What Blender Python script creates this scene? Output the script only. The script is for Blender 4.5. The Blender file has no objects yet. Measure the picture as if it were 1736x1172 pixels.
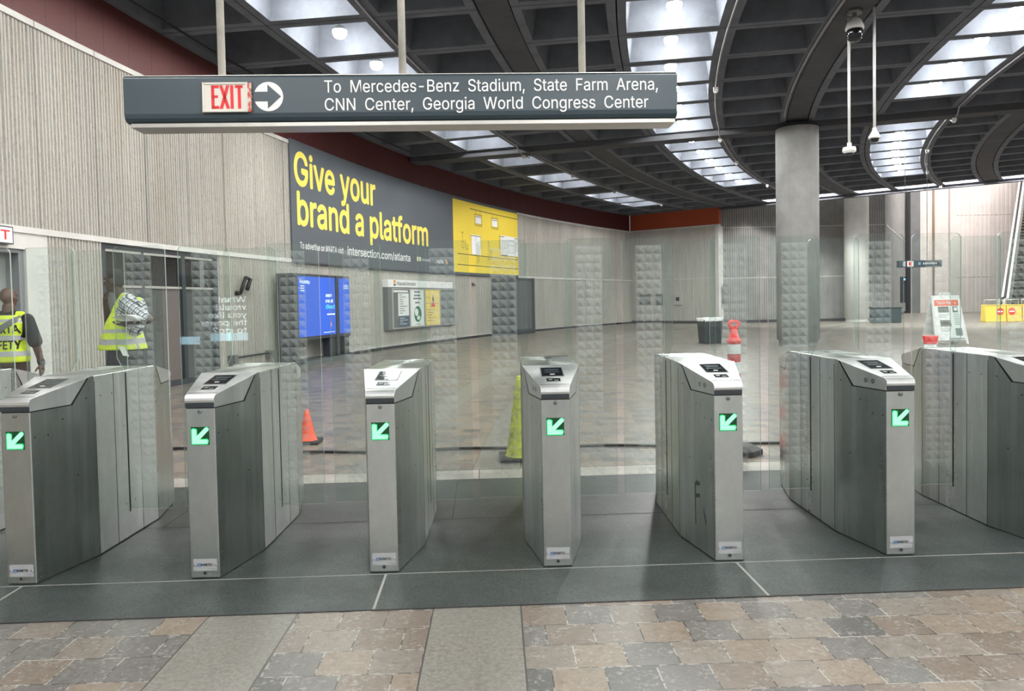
import bpy, bmesh, math, random
from mathutils import Vector, Matrix
from mathutils.bvhtree import BVHTree
random.seed(7)
S = bpy.context.scene
COL = S.collection
PI = math.pi
R = math.radians

# ------------------------------------------------------------------ camera
cam_d = bpy.data.cameras.new('camera')
cam_d.sensor_fit = 'HORIZONTAL'; cam_d.sensor_width = 36.0
cam_d.lens = 36.0 * 1270.68 / 1736.0
cam_d.shift_y = -(586.0 - 555.216) / 1736.0
cam_d.clip_start = 0.05; cam_d.clip_end = 300
cam = bpy.data.objects.new('camera', cam_d); COL.objects.link(cam)
CAM_H = 1.3663
pitch, roll = 0.0346, -0.0195
fw = Vector((0, math.cos(pitch), -math.sin(pitch)))
up0 = Vector((0, math.sin(pitch), math.cos(pitch)))
rt0 = Vector((1, 0, 0))
# the photograph is turned a little: its horizon climbs to the right
cr, sr = math.cos(roll), math.sin(roll)
right = rt0 * cr + up0 * sr
up = -rt0 * sr + up0 * cr
M = Matrix((right, up, -fw)).transposed().to_4x4()
M.translation = Vector((0, 0, CAM_H))
cam.matrix_world = M
S.camera = cam

# ------------------------------------------------------------------ colour management, world, added hall light
S.view_settings.view_transform = 'Standard'
S.view_settings.look = 'None'
S.view_settings.gamma = 1.0
S.view_settings.use_curve_mapping = False
S.view_settings.exposure = 0.0
W = bpy.data.worlds.new('world'); S.world = W
W.use_nodes = True
bg = W.node_tree.nodes['Background']
bg.inputs[0].default_value = (0.93, 0.97, 1.0, 1)
bg.inputs[1].default_value = 0.45
LAMP = 330.0          # radiance of a coffer lamp

def area(name, loc, target, sx, sy, power, color=(1, 1, 1)):
    d = bpy.data.lights.new(name, 'AREA'); d.shape = 'RECTANGLE'
    d.size = sx; d.size_y = sy; d.energy = power; d.color = color
    o = bpy.data.objects.new(name, d); COL.objects.link(o)
    o.location = loc
    o.rotation_euler = (Vector(target) - Vector(loc)).to_track_quat('-Z', 'Y').to_euler()
    return o
# added unseen light that brightens the escalator hall beyond the waffle ceiling
area('hall_fill_light', (29, 42, 15), (33, 50, 0), 14, 8, 6000, (1.0, 0.95, 0.92))

# ------------------------------------------------------------------ room geometry constants
CX, CY = 55.27, 4.079          # centre that wall, ceiling ribs and paving all curve about
RW = 61.82                     # radius of the left wall
ZC = 6.054                     # underside of the waffle ceiling
def pol(r, th, z=0.0):
    t = math.radians(th)
    return Vector((CX - r * math.cos(t), CY + r * math.sin(t), z))
def tangent(th):
    t = math.radians(th); return Vector((math.sin(t), math.cos(t), 0))
def inward(th):                # from the wall towards the centre
    t = math.radians(th); return Vector((math.cos(t), -math.sin(t), 0))

# ------------------------------------------------------------------ mesh builder
class MB:
    def __init__(s): s.v = []; s.f = []; s.m = []; s.sm = []; s.uv = {}
    def face(s, pts, mat=0, smooth=False, uv=None):
        i = len(s.v); s.v += [tuple(p) for p in pts]
        s.f.append(tuple(range(i, i + len(pts)))); s.m.append(mat); s.sm.append(smooth)
        if uv: s.uv[len(s.f) - 1] = uv
    def raw(s, vs, fs, mat=0, smooth=False):
        i = len(s.v); s.v += [tuple(p) for p in vs]
        for f in fs: s.f.append(tuple(i + k for k in f)); s.m.append(mat); s.sm.append(smooth)
        return s
    def box(s, a, b, mat=0):
        x0, y0, z0 = a; x1, y1, z1 = b
        x0, x1 = min(x0, x1), max(x0, x1); y0, y1 = min(y0, y1), max(y0, y1); z0, z1 = min(z0, z1), max(z0, z1)
        v = [(x0,y0,z0),(x1,y0,z0),(x1,y1,z0),(x0,y1,z0),(x0,y0,z1),(x1,y0,z1),(x1,y1,z1),(x0,y1,z1)]
        return s.raw(v, [(0,3,2,1),(4,5,6,7),(0,1,5,4),(1,2,6,5),(2,3,7,6),(3,0,4,7)], mat)
    def obox(s, o, ax, ay, az, mat=0):   # origin and three edge vectors
        o = Vector(o); ax = Vector(ax); ay = Vector(ay); az = Vector(az)
        v = [o, o+ax, o+ax+ay, o+ay, o+az, o+ax+az, o+ax+ay+az, o+ay+az]
        return s.raw(v, [(0,3,2,1),(4,5,6,7),(0,1,5,4),(1,2,6,5),(2,3,7,6),(3,0,4,7)], mat)
    def tube(s, pts, r, n=10, mat=0, caps=True, smooth=True):
        pts = [Vector(p) for p in pts]; rr = r if isinstance(r, (list, tuple)) else [r] * len(pts)
        t0 = (pts[1] - pts[0]).normalized()
        ref = Vector((0, 0, 1)) if abs(t0.z) < .9 else Vector((1, 0, 0))
        a = t0.cross(ref).normalized(); rings = []
        for i, p in enumerate(pts):
            t = (pts[min(i + 1, len(pts) - 1)] - pts[max(i - 1, 0)]).normalized()
            a = (a - t * a.dot(t)).normalized(); b = t.cross(a)
            rings.append([p + (a * math.cos(2*PI*k/n) + b * math.sin(2*PI*k/n)) * rr[i] for k in range(n)])
        vs = [q for g in rings for q in g]; fs = []
        for i in range(len(pts) - 1):
            for k in range(n):
                k2 = (k + 1) % n
                fs.append((i*n + k, i*n + k2, (i+1)*n + k2, (i+1)*n + k))
        s.raw(vs, fs, mat, smooth)
        if caps:
            s.raw(rings[0], [tuple(range(n))[::-1]], mat); s.raw(rings[-1], [tuple(range(n))], mat)
        return s
    def lathe(s, prof, c=(0, 0, 0), n=32, mat=0, smooth=True, mats=None):
        vs = []; fs = []
        for (r, z) in prof:
            for k in range(n):
                a = 2*PI*k/n; vs.append((c[0] + r*math.cos(a), c[1] + r*math.sin(a), c[2] + z))
        for i in range(len(prof) - 1):
            g = []
            for k in range(n):
                k2 = (k + 1) % n; g.append((i*n + k, i*n + k2, (i+1)*n + k2, (i+1)*n + k))
            if mats: s.raw(vs, g, mats[i], smooth)
            else: fs += g
        if not mats: s.raw(vs, fs, mat, smooth)
        return s
    def ext(s, poly, fn0, fn1, mat=0, smooth=False, caps=True):  # polygon mapped by two functions to two ends
        n = len(poly); a = [fn0(p) for p in poly]; b = [fn1(p) for p in poly]
        s.raw(a + b, [(i, (i+1) % n, n + (i+1) % n, n + i) for i in range(n)], mat, smooth)
        if caps: s.raw(a, [tuple(range(n))[::-1]], mat); s.raw(b, [tuple(range(n))], mat)
        return s
    def text(s, string, size, fn, mat=0, align='LEFT', bold=0.0, width=None, spacing=1.0):
        vs, fs = text_geo(string, size, align, 0, width, spacing)
        if not vs: return s
        e = .001 * max(size, .01)
        mx = sum(v[0] for v in vs)/len(vs); my = sum(v[1] for v in vs)/len(vs)
        o0 = Vector(fn(mx, my)); nrm = (Vector(fn(mx + e, my)) - o0).cross(Vector(fn(mx, my + e)) - o0).normalized()
        b_ = bold * size; B7 = b_ * .7
        # heavier strokes: the same outlines laid over each other, nudged
        offs = [(0, 0)] if bold <= 0 else [(0, 0), (b_, 0), (-b_, 0), (0, b_), (0, -b_), (B7, B7), (-B7, B7), (B7, -B7), (-B7, -B7)]
        for k, (dx, dy) in enumerate(offs):
            s.raw([Vector(fn(x + dx, y + dy)) + nrm * (.00018 * k) for x, y in vs], fs, mat)
        return s
    def build(s, name, mats, parent=None, loc=None, rz=0.0, merge=True, bevel=0, ang=35, seg=2):
        me = bpy.data.meshes.new(name)
        me.from_pydata(s.v, [], s.f)
        for i, p in enumerate(me.polygons): p.material_index = s.m[i]; p.use_smooth = s.sm[i]
        if s.uv:
            l = me.uv_layers.new(name='UVMap')
            for fi, uv in s.uv.items():
                for k, li in enumerate(me.polygons[fi].loop_indices): l.data[li].uv = uv[k]
        if merge and not s.uv:
            bm = bmesh.new(); bm.from_mesh(me)
            bmesh.ops.remove_doubles(bm, verts=bm.verts, dist=1e-5)
            bmesh.ops.recalc_face_normals(bm, faces=bm.faces)
            bm.to_mesh(me); bm.free()
        me.update()
        for m in (mats if isinstance(mats, (list, tuple)) else [mats]): me.materials.append(m)
        o = bpy.data.objects.new(name, me); COL.objects.link(o)
        if parent: o.parent = parent
        if loc is not None: o.location = loc
        o.rotation_euler = (0, 0, rz)
        if bevel:
            b = o.modifiers.new('bevel', 'BEVEL'); b.width = bevel; b.segments = seg
            b.limit_method = 'ANGLE'; b.angle_limit = R(ang); b.harden_normals = False
        return o

_tc = {}; CAPH = []
try:      # Blender's own bundled interface typeface, a plain grotesque; the built-in one if it is missing
    import os
    FONT = bpy.data.fonts.load(os.path.join(bpy.utils.system_resource('DATAFILES', path='fonts'), 'Inter.woff2'))
except Exception:
    FONT = None
def text_geo(string, size, align='LEFT', bold=0.0, width=None, spacing=1.0):
    key = (string, spacing)
    if not CAPH: CAPH.append(1.0); CAPH[0] = max(v[1] for v in text_geo('H', 1.0)[0]) / .727
    if key not in _tc:
        c = bpy.data.curves.new('t', 'FONT'); c.body = string; c.size = 1.0
        if FONT: c.font = FONT
        c.space_character = spacing; c.resolution_u = 4; c.fill_mode = 'FRONT'
        o = bpy.data.objects.new('t', c); COL.objects.link(o)
        me = o.to_mesh()
        vs = [(v.co.x, v.co.y) for v in me.vertices]; fs = [tuple(p.vertices) for p in me.polygons]
        o.to_mesh_clear(); bpy.data.objects.remove(o); bpy.data.curves.remove(c)
        _tc[key] = (vs, fs)
    vs, fs = _tc[key]
    if not vs: return [], []
    x0 = min(v[0] for v in vs); x1 = max(v[0] for v in vs)
    k = (width / (x1 - x0)) if width else size
    w = (x1 - x0) * k
    off = {'LEFT': 0, 'CENTER': -w/2, 'RIGHT': -w}[align]
    base = [((x - x0) * k + off, y * size * .727 / CAPH[0]) for x, y in vs]
    return base, fs

def thing(name, label, cat, loc=(0, 0, 0), rz=0.0, group=None):
    o = bpy.data.objects.new(name, None); COL.objects.link(o)
    o.empty_display_size = .1; o.location = loc; o.rotation_euler = (0, 0, rz)
    return tag(o, label, cat, group)
def tag(o, label, cat, group=None):
    o['label'] = label; o['category'] = cat
    if group: o['group'] = group
    return o
def struct(o):
    o['kind'] = 'structure'; return o
def part_label(o, t): o['label'] = t; return o

# ------------------------------------------------------------------ materials
def nt(name):
    m = bpy.data.materials.new(name); m.use_nodes = True
    n = m.node_tree; n.nodes.clear()
    out = n.nodes.new('ShaderNodeOutputMaterial')
    return m, n, out
def N(n, t, **kw):
    x = n.nodes.new(t)
    for k, v in kw.items(): setattr(x, k, v)
    return x
def L(n, a, b): n.links.new(a, b)
def math_(n, op, a, b=None, c=None):
    x = N(n, 'ShaderNodeMath', operation=op)
    for i, q in enumerate((a, b, c)):
        if q is None: continue
        if isinstance(q, (int, float)): x.inputs[i].default_value = q
        else: L(n, q, x.inputs[i])
    return x.outputs[0]
def bsdf(n, out, col=(.5,.5,.5), rough=.5, metal=0.0, spec=.5):
    b = N(n, 'ShaderNodeBsdfPrincipled')
    b.inputs['Base Color'].default_value = (*col, 1); b.inputs['Roughness'].default_value = rough
    b.inputs['Metallic'].default_value = metal; b.inputs['Specular IOR Level'].default_value = spec
    L(n, b.outputs[0], out.inputs[0]); return b
def mixc(n, fac, a, b):
    x = N(n, 'ShaderNodeMix', data_type='RGBA')
    if isinstance(fac, (int, float)): x.inputs[0].default_value = fac
    else: L(n, fac, x.inputs[0])
    for i, q in ((6, a), (7, b)):
        if isinstance(q, (tuple, list)): x.inputs[i].default_value = (*q[:3], 1)
        else: L(n, q, x.inputs[i])
    return x.outputs[2]
def noise(n, vec, scale, detail=4, rough=.6):
    x = N(n, 'ShaderNodeTexNoise'); x.inputs['Scale'].default_value = scale
    x.inputs['Detail'].default_value = detail; x.inputs['Roughness'].default_value = rough
    if vec is not None: L(n, vec, x.inputs['Vector'])
    return x.outputs[0]
def ramp(n, fac, stops, interp='LINEAR'):
    x = N(n, 'ShaderNodeValToRGB'); cr_ = x.color_ramp; cr_.interpolation = interp
    while len(cr_.elements) < len(stops): cr_.elements.new(.5)
    for e, (p, c) in zip(cr_.elements, stops): e.position = p; e.color = (*c, 1) if len(c) == 3 else c
    L(n, fac, x.inputs[0]); return x.outputs[0]
def objvec(n, scale=(1, 1, 1)):
    t = N(n, 'ShaderNodeTexCoord'); m = N(n, 'ShaderNodeMapping')
    m.inputs['Scale'].default_value = scale; L(n, t.outputs['Object'], m.inputs[0]); return m.outputs[0]
def bump(n, h, b, strength=.3, dist=.01):
    x = N(n, 'ShaderNodeBump'); x.inputs['Strength'].default_value = strength; x.inputs['Distance'].default_value = dist
    L(n, h, x.inputs['Height']); L(n, x.outputs[0], b.inputs['Normal'])

def plain(name, col, rough=.5, metal=0.0, spec=.5, var=.08, scale=8):
    m, n, out = nt(name); b = bsdf(n, out, col, rough, metal, spec)
    f = noise(n, objvec(n), scale)
    L(n, mixc(n, f, tuple(c*(1-var) for c in col), tuple(min(1, c*(1+var)) for c in col)), b.inputs['Base Color'])
    return m
def emit(name, col, strength, rough=.3):
    m, n, out = nt(name); b = bsdf(n, out, tuple(c*.3 for c in col), rough)
    b.inputs['Emission Color'].default_value = (*col, 1); b.inputs['Emission Strength'].default_value = strength
    return m
def concrete(name, col, var=.25, sc=1.0, rough=.85, bstr=.25, stain=0.0, fine=60, streak=False):
    m, n, out = nt(name); b = bsdf(n, out, col, rough, 0, .3)
    v = objvec(n); a = noise(n, v, 1.3*sc, 6, .65); f = noise(n, v, fine*sc, 3, .7)
    c1 = mixc(n, ramp(n, a, [(.3, (0,0,0)), (.7, (1,1,1))]), tuple(c*(1-var) for c in col), tuple(min(1, c*(1+var)) for c in col))
    c2 = mixc(n, math_(n, 'MULTIPLY', f, .35), c1, tuple(c*.55 for c in col))
    if streak:
        s2 = noise(n, objvec(n, (2.2, 2.2, .12)), 1.0, 5, .6)
        c2 = mixc(n, math_(n, 'MULTIPLY', ramp(n, s2, [(.48, (0,0,0)), (.72, (1,1,1))]), .45), c2, tuple(c*q for c, q in zip(col, (.72,.66,.58))))
    L(n, c2, b.inputs['Base Color'])
    bump(n, f, b, bstr, .01); return m
def steel(name, col=(.645,.68,.66), rough=.26, scale=(4, 4, 260), smudge_glint=.55, aniso=.7):
    m, n, out = nt(name); b = bsdf(n, out, col, rough, 1.0)
    br = noise(n, objvec(n, scale), 1.0, 3, .6)
    sm = noise(n, objvec(n, (2.2, 2.2, .35)), 2.6, 1.5, .5)
    k = ramp(n, sm, [(.25, (0,0,0)), (.75, (1,1,1))])
    c = mixc(n, math_(n, 'MULTIPLY', k, smudge_glint), col, tuple(q*.70 for q in col))
    c = mixc(n, math_(n, 'MULTIPLY', br, .35), c, tuple(q*.72 for q in col))
    mo = noise(n, objvec(n, (1, 1, .8)), 13, 5, .7); fi = noise(n, objvec(n, (1, 1, 2.5)), 70, 3, .7); glint = noise(n, objvec(n, (5, 5, .3)), 2.0, 4, .6)
    c = mixc(n, math_(n, 'MULTIPLY', ramp(n, mo, [(.38, (0,0,0)), (.62, (1,1,1))]), .32*smudge_glint*2), c, tuple(q*.66 for q in col))
    c = mixc(n, math_(n, 'MULTIPLY', ramp(n, fi, [(.45, (0,0,0)), (.62, (1,1,1))]), .22*smudge_glint*2), c, tuple(q*.70 for q in col))
    c = mixc(n, math_(n, 'MULTIPLY', ramp(n, glint, [(.52, (0,0,0)), (.68, (1,1,1))]), .65*smudge_glint), c, tuple(min(1, q*1.38) for q in col))  # bright vertical streaks: lamp highlights put into the steel colour
    L(n, c, b.inputs['Base Color'])
    rr = math_(n, 'ADD', math_(n, 'MULTIPLY', br, .08), math_(n, 'ADD', math_(n, 'MULTIPLY', k, .14), rough - .05))
    L(n, rr, b.inputs['Roughness'])
    b.inputs['Anisotropic'].default_value = aniso; b.inputs['Anisotropic Rotation'].default_value = .25
    tn = N(n, 'ShaderNodeTangent', direction_type='RADIAL', axis='Z'); L(n, tn.outputs[0], b.inputs['Tangent'])
    return m

# ribbed, hammered concrete of the curved wall
def ribbed_concrete(name, col):
    m, n, out = nt(name); b = bsdf(n, out, col, .9, 0, .2)
    v = objvec(n); big = noise(n, objvec(n, (1, 1, .35)), .6, 5, .6); mid = noise(n, v, 9, 5, .7); fine = noise(n, v, 70, 3, .75)
    c = mixc(n, ramp(n, big, [(.32, (0,0,0)), (.7, (1,1,1))]), tuple(q*.82 for q in col), tuple(min(1, q*1.12) for q in col))
    st = noise(n, objvec(n, (1.6, 1.6, .1)), 1.4, 5, .6)
    c = mixc(n, math_(n, 'MULTIPLY', ramp(n, st, [(.5, (0,0,0)), (.75, (1,1,1))]), .5), c, tuple(q*w for q, w in zip(col, (.78,.70,.60))))
    c = mixc(n, math_(n, 'MULTIPLY', ramp(n, fine, [(.5, (0,0,0)), (.7, (1,1,1))]), .4), c, tuple(q*.45 for q in col))
    c = mixc(n, math_(n, 'MULTIPLY', ramp(n, noise(n, objvec(n, (1, 1, .45)), 26, 5, .75), [(.5, (0,0,0)), (.66, (1,1,1))]), .5), c, tuple(q*.5 for q in col))
    L(n, c, b.inputs['Base Color'])
    h = math_(n, 'ADD', math_(n, 'MULTIPLY', mid, .8), math_(n, 'MULTIPLY', fine, .4))
    bump(n, h, b, .9, .02); return m

# paving laid on arcs about the room's centre: square pavers in radial courses, paired granite bands
def paving():
    m, n, out = nt('arc_paving'); b = bsdf(n, out, (.3,.25,.2), .5, 0, .8)
    g = N(n, 'ShaderNodeNewGeometry'); s = N(n, 'ShaderNodeSeparateXYZ'); L(n, g.outputs['Position'], s.inputs[0])
    dx = math_(n, 'SUBTRACT', CX, s.outputs[0]); dy = math_(n, 'SUBTRACT', s.outputs[1], CY)
    r = math_(n, 'SQRT', math_(n, 'ADD', math_(n, 'MULTIPLY', dx, dx), math_(n, 'MULTIPLY', dy, dy)))
    th = math_(n, 'ARCTAN2', dy, dx); arc = math_(n, 'MULTIPLY', th, 55.95)
    rb = math_(n, 'SUBTRACT', r, 55.95 - 2.925 - 5.85*4)
    q = math_(n, 'SUBTRACT', math_(n, 'MODULO', rb, 5.85), 2.925)
    aq = math_(n, 'ABSOLUTE', q)
    band = math_(n, 'MULTIPLY', math_(n, 'GREATER_THAN', aq, .30), math_(n, 'LESS_THAN', aq, .69))
    edge = math_(n, 'MAXIMUM', math_(n, 'LESS_THAN', math_(n, 'ABSOLUTE', math_(n, 'SUBTRACT', aq, .30)), .0035),
                 math_(n, 'LESS_THAN', math_(n, 'ABSOLUTE', math_(n, 'SUBTRACT', aq, .69)), .0035))
    cv = N(n, 'ShaderNodeCombineXYZ'); L(n, math_(n, 'ADD', r, .02), cv.inputs[0]); L(n, math_(n, 'ADD', arc, 50), cv.inputs[1])
    bt = N(n, 'ShaderNodeTexBrick'); L(n, cv.outputs[0], bt.inputs['Vector'])
    bt.offset = .5; bt.squash = 1.0; bt.inputs['Scale'].default_value = 1.0
    bt.inputs['Mortar Size'].default_value = .0028; bt.inputs['Mortar Smooth'].default_value = .1
    bt.inputs['Brick Width'].default_value = .195; bt.inputs['Row Height'].default_value = .19
    bt.inputs['Color1'].default_value = (0,0,0,1); bt.inputs['Color2'].default_value = (1,1,1,1)
    tone = ramp(n, bt.outputs['Color'], [(0, (.085,.088,.088)), (.13, (.17,.165,.155)), (.30, (.27,.225,.185)), (.46, (.23,.17,.125)), (.62, (.34,.26,.19)), (.80, (.31,.255,.205)), (.92, (.16,.15,.145))], 'CONSTANT')
    pv = g.outputs['Position']
    n1 = noise(n, pv, 2.2, 5, .6); n2 = noise(n, pv, 45, 4, .75); n3 = noise(n, pv, 11, 6, .75)
    c = mixc(n, math_(n, 'MULTIPLY', n1, .45), tone, (.30,.275,.235))
    n4 = noise(n, pv, 130, 3, .75); n5 = noise(n, pv, 24, 6, .8)
    c = mixc(n, math_(n, 'MULTIPLY', ramp(n, n5, [(.48, (0,0,0)), (.66, (1,1,1))]), .55), c, (.11,.10,.09))
    c = mixc(n, math_(n, 'MULTIPLY', ramp(n, n4, [(.5, (0,0,0)), (.7, (1,1,1))]), .35), c, (.10,.09,.08))
    eff = ramp(n, n2, [(.50, (0,0,0)), (.60, (1,1,1))])
    c = mixc(n, math_(n, 'MULTIPLY', eff, ramp(n, n3, [(.46, (0,0,0)), (.60, (.7,.7,.7))])), c, (.50,.48,.44))
    joint = mixc(n, ramp(n, n3, [(.47, (0,0,0)), (.53, (1,1,1))]), (.05,.046,.042), (.50,.48,.44))
    c = mixc(n, bt.outputs['Fac'], c, joint)
    gran = mixc(n, ramp(n, n2, [(.35, (0,0,0)), (.65, (1,1,1))]), (.36,.34,.29), (.16,.155,.135))
    gran = mixc(n, math_(n, 'MULTIPLY', ramp(n, n4, [(.45, (0,0,0)), (.65, (1,1,1))]), .5), gran, (.13,.125,.11))
    gran = mixc(n, math_(n, 'MULTIPLY', n3, .35), gran, (.45,.43,.38))
    gj = math_(n, 'LESS_THAN', math_(n, 'MODULO', math_(n, 'ADD', arc, 50.35), 1.55), .008)
    gran = mixc(n, gj, gran, (.1,.095,.085))
    c = mixc(n, band, c, gran)
    c = mixc(n, edge, c, (.08,.075,.07))
    c = mixc(n, .27, c, (0, 0, 0))
    L(n, c, b.inputs['Base Color'])
    L(n, math_(n, 'ADD', math_(n, 'MULTIPLY', n3, .3), .24), b.inputs['Roughness'])
    hh = math_(n, 'SUBTRACT', math_(n, 'MULTIPLY', n2, .25), math_(n, 'MULTIPLY', math_(n, 'MULTIPLY', bt.outputs['Fac'], math_(n, 'SUBTRACT', 1.0, band)), .8))
    bump(n, hh, b, .4, .006)
    return m

def slab_granite(name, col, spot=.5):
    m, n, out = nt(name); b = bsdf(n, out, col, .42, 0, .45)
    g = N(n, 'ShaderNodeNewGeometry'); pv = g.outputs['Position']
    n1 = noise(n, pv, 90, 4, .8); n2 = noise(n, pv, 1.6, 6, .65); n3 = noise(n, pv, 260, 2, .7)
    c = mixc(n, ramp(n, n1, [(.35, (0,0,0)), (.65, (1,1,1))]), tuple(q*(1-spot) for q in col), tuple(q*(1+spot) for q in col))
    c = mixc(n, math_(n, 'MULTIPLY', ramp(n, n2, [(.42, (0,0,0)), (.68, (1,1,1))]), .7), c, tuple(q*.42 for q in col))
    c = mixc(n, math_(n, 'MULTIPLY', ramp(n, n3, [(.60, (0,0,0)), (.72, (1,1,1))]), .5), c, (.36,.37,.35))
    L(n, c, b.inputs['Base Color'])
    L(n, math_(n, 'ADD', math_(n, 'MULTIPLY', n2, .3), .28), b.inputs['Roughness'])
    bump(n, n1, b, .12, .003); return m

def glass(name, tint=(.93, .965, .95), haze=.008):
    m, n, out = nt(name)
    t = N(n, 'ShaderNodeBsdfTransparent'); t.inputs[0].default_value = (*tint, 1)
    d = N(n, 'ShaderNodeBsdfDiffuse'); d.inputs[0].default_value = (.75, .82, .80, 1)
    gl = N(n, 'ShaderNodeBsdfGlossy'); gl.inputs['Roughness'].default_value = .015
    fr = N(n, 'ShaderNodeFresnel'); fr.inputs[0].default_value = 1.5
    m1 = N(n, 'ShaderNodeMixShader'); m1.inputs[0].default_value = haze
    L(n, t.outputs[0], m1.inputs[1]); L(n, d.outputs[0], m1.inputs[2])
    m2 = N(n, 'ShaderNodeMixShader'); L(n, fr.outputs[0], m2.inputs[0]); L(n, m1.outputs[0], m2.inputs[1]); L(n, gl.outputs[0], m2.inputs[2])
    L(n, m2.outputs[0], out.inputs[0]); return m
def glass_edge(name):
    m, n, out = nt(name); b = bsdf(n, out, (.76,.86,.83), .2)
    t = N(n, 'ShaderNodeBsdfTransparent'); t.inputs[0].default_value = (.62,.80,.74,1)
    x = N(n, 'ShaderNodeMixShader'); x.inputs[0].default_value = .55
    L(n, t.outputs[0], x.inputs[1]); L(n, b.outputs[0], x.inputs[2]); L(n, x.outputs[0], out.inputs[0]); return m
def frost(name):
    # etched pyramids: every square has a bright upper, a dim lower and two middling side triangles
    m, n, out = nt(name)
    uv = N(n, 'ShaderNodeTexCoord'); s = N(n, 'ShaderNodeSeparateXYZ'); L(n, uv.outputs['UV'], s.inputs[0])
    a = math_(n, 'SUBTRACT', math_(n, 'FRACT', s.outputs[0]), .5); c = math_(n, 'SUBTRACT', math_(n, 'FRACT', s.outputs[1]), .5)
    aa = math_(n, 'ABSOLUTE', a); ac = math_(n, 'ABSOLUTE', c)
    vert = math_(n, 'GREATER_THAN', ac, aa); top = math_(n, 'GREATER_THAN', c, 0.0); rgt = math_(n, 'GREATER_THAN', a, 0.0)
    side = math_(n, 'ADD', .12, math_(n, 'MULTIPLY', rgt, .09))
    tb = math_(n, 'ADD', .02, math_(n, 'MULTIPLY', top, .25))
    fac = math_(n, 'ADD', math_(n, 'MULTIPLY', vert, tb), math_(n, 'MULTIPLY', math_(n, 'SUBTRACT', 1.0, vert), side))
    t = N(n, 'ShaderNodeBsdfTransparent')
    d = N(n, 'ShaderNodeBsdfDiffuse'); d.inputs[0].default_value = (.72,.80,.79,1)
    tr = N(n, 'ShaderNodeBsdfTranslucent'); tr.inputs[0].default_value = (.72,.80,.79,1)
    dm = N(n, 'ShaderNodeMixShader'); dm.inputs[0].default_value = .5; L(n, d.outputs[0], dm.inputs[1]); L(n, tr.outputs[0], dm.inputs[2])
    x = N(n, 'ShaderNodeMixShader'); L(n, fac, x.inputs[0]); L(n, t.outputs[0], x.inputs[1]); L(n, dm.outputs[0], x.inputs[2])
    L(n, x.outputs[0], out.inputs[0]); return m

MT = {}
MT['rib'] = ribbed_concrete('ribbed_concrete', (.52,.50,.455))
MT['rib_far'] = ribbed_concrete('ribbed_concrete_far', (.44,.425,.40))
MT['trim'] = concrete('pale_concrete', (.66,.65,.62), .1, 1, .8, .15)
MT['smooth'] = concrete('smooth_concrete', (.46,.45,.43), .15, 1, .8, .12, streak=True)
MT['column'] = concrete('column_concrete', (.33,.335,.33), .22, 1.2, .75, .15, streak=True)
MT['column_lit'] = concrete('lit_column_concrete', (.70,.69,.66), .10, 1.2, .75, .1)  # column concrete lightened to stand in for light falling on it
MT['coffer'] = concrete('coffer_concrete', (.15,.166,.194), .22, 1.5, .85, .12)
MT['beam'] = concrete('beam_concrete', (.09,.095,.105), .2, 1.2, .85, .1)
MT['fascia'] = plain('maroon_fascia', (.10,.026,.024), .5, 0, .35, .12, 1.2)
MT['fascia_lit'] = plain('lit_maroon_fascia', (.42,.085,.035), .5, 0, .35, .10, 1.2)  # same paint as the left fascia, brightened for the lamplight on it
MT['paving'] = paving()
MT['slab'] = slab_granite('dark_granite', (.046,.057,.053), .7)
MT['slab_light'] = slab_granite('light_granite', (.40,.375,.335), .3)
MT['joint'] = plain('pale_joint', (.33,.33,.31), .7)
MT['wall_joint'] = plain('wall_joint', (.21,.20,.18), .9)
MT['joint_dark'] = plain('dark_joint', (.045,.05,.05), .8)
MT['base'] = plain('dark_baseboard', (.03,.03,.032), .6)
MT['steel'] = steel('brushed_steel')
MT['steel_top'] = steel('brushed_steel_head', (.80,.82,.815), .36, (3, 200, 200), .3, .4)
MT['steel_dark'] = steel('dull_steel', (.36,.38,.37), .42)
MT['black'] = plain('black_rubber', (.012,.012,.013), .6)
MT['blackgloss'] = plain('black_glass', (.01,.012,.014), .08, 0, .6)
MT['darkmetal'] = plain('dark_painted_metal', (.035,.042,.05), .35, 0, .5)
MT['greymetal'] = plain('grey_metal', (.19,.20,.20), .4, .3)
MT['glass'] = glass('gate_glass')
MT['edge'] = glass_edge('gate_glass_edge')
MT['frost'] = frost('etched_pyramids')
MT['white'] = plain('white_plastic', (.78,.78,.77), .4, 0, .5, .03)
MT['whitepaint'] = plain('white_lettering', (.86,.87,.87), .5, 0, .3, .01)
MT['lamp'] = emit('lamp_lens', (1, .985, .955), LAMP)
MT['lamp_soft'] = emit('lamp_lens_far', (1, .98, .95), LAMP)
MT['housing'] = plain('lamp_housing', (.6,.6,.58), .4)
MT['pipe'] = plain('grey_conduit', (.34,.34,.35), .45, .4)
MT['pole'] = concrete('worn_white_pole', (.62,.60,.54), .25, 3, .5, .05, fine=40)
MT['signgrey'] = plain('slate_sign_enamel', (.052,.076,.092), .38, 0, .5, .06, 1.5)
MT['aluminium'] = plain('aluminium_trim', (.55,.54,.51), .35, .6)
MT['red'] = plain('red_lettering', (.75,.02,.03), .45)
MT['cream'] = plain('cream_exit_face', (.74,.71,.64), .4, 0, .5, .05)
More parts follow.
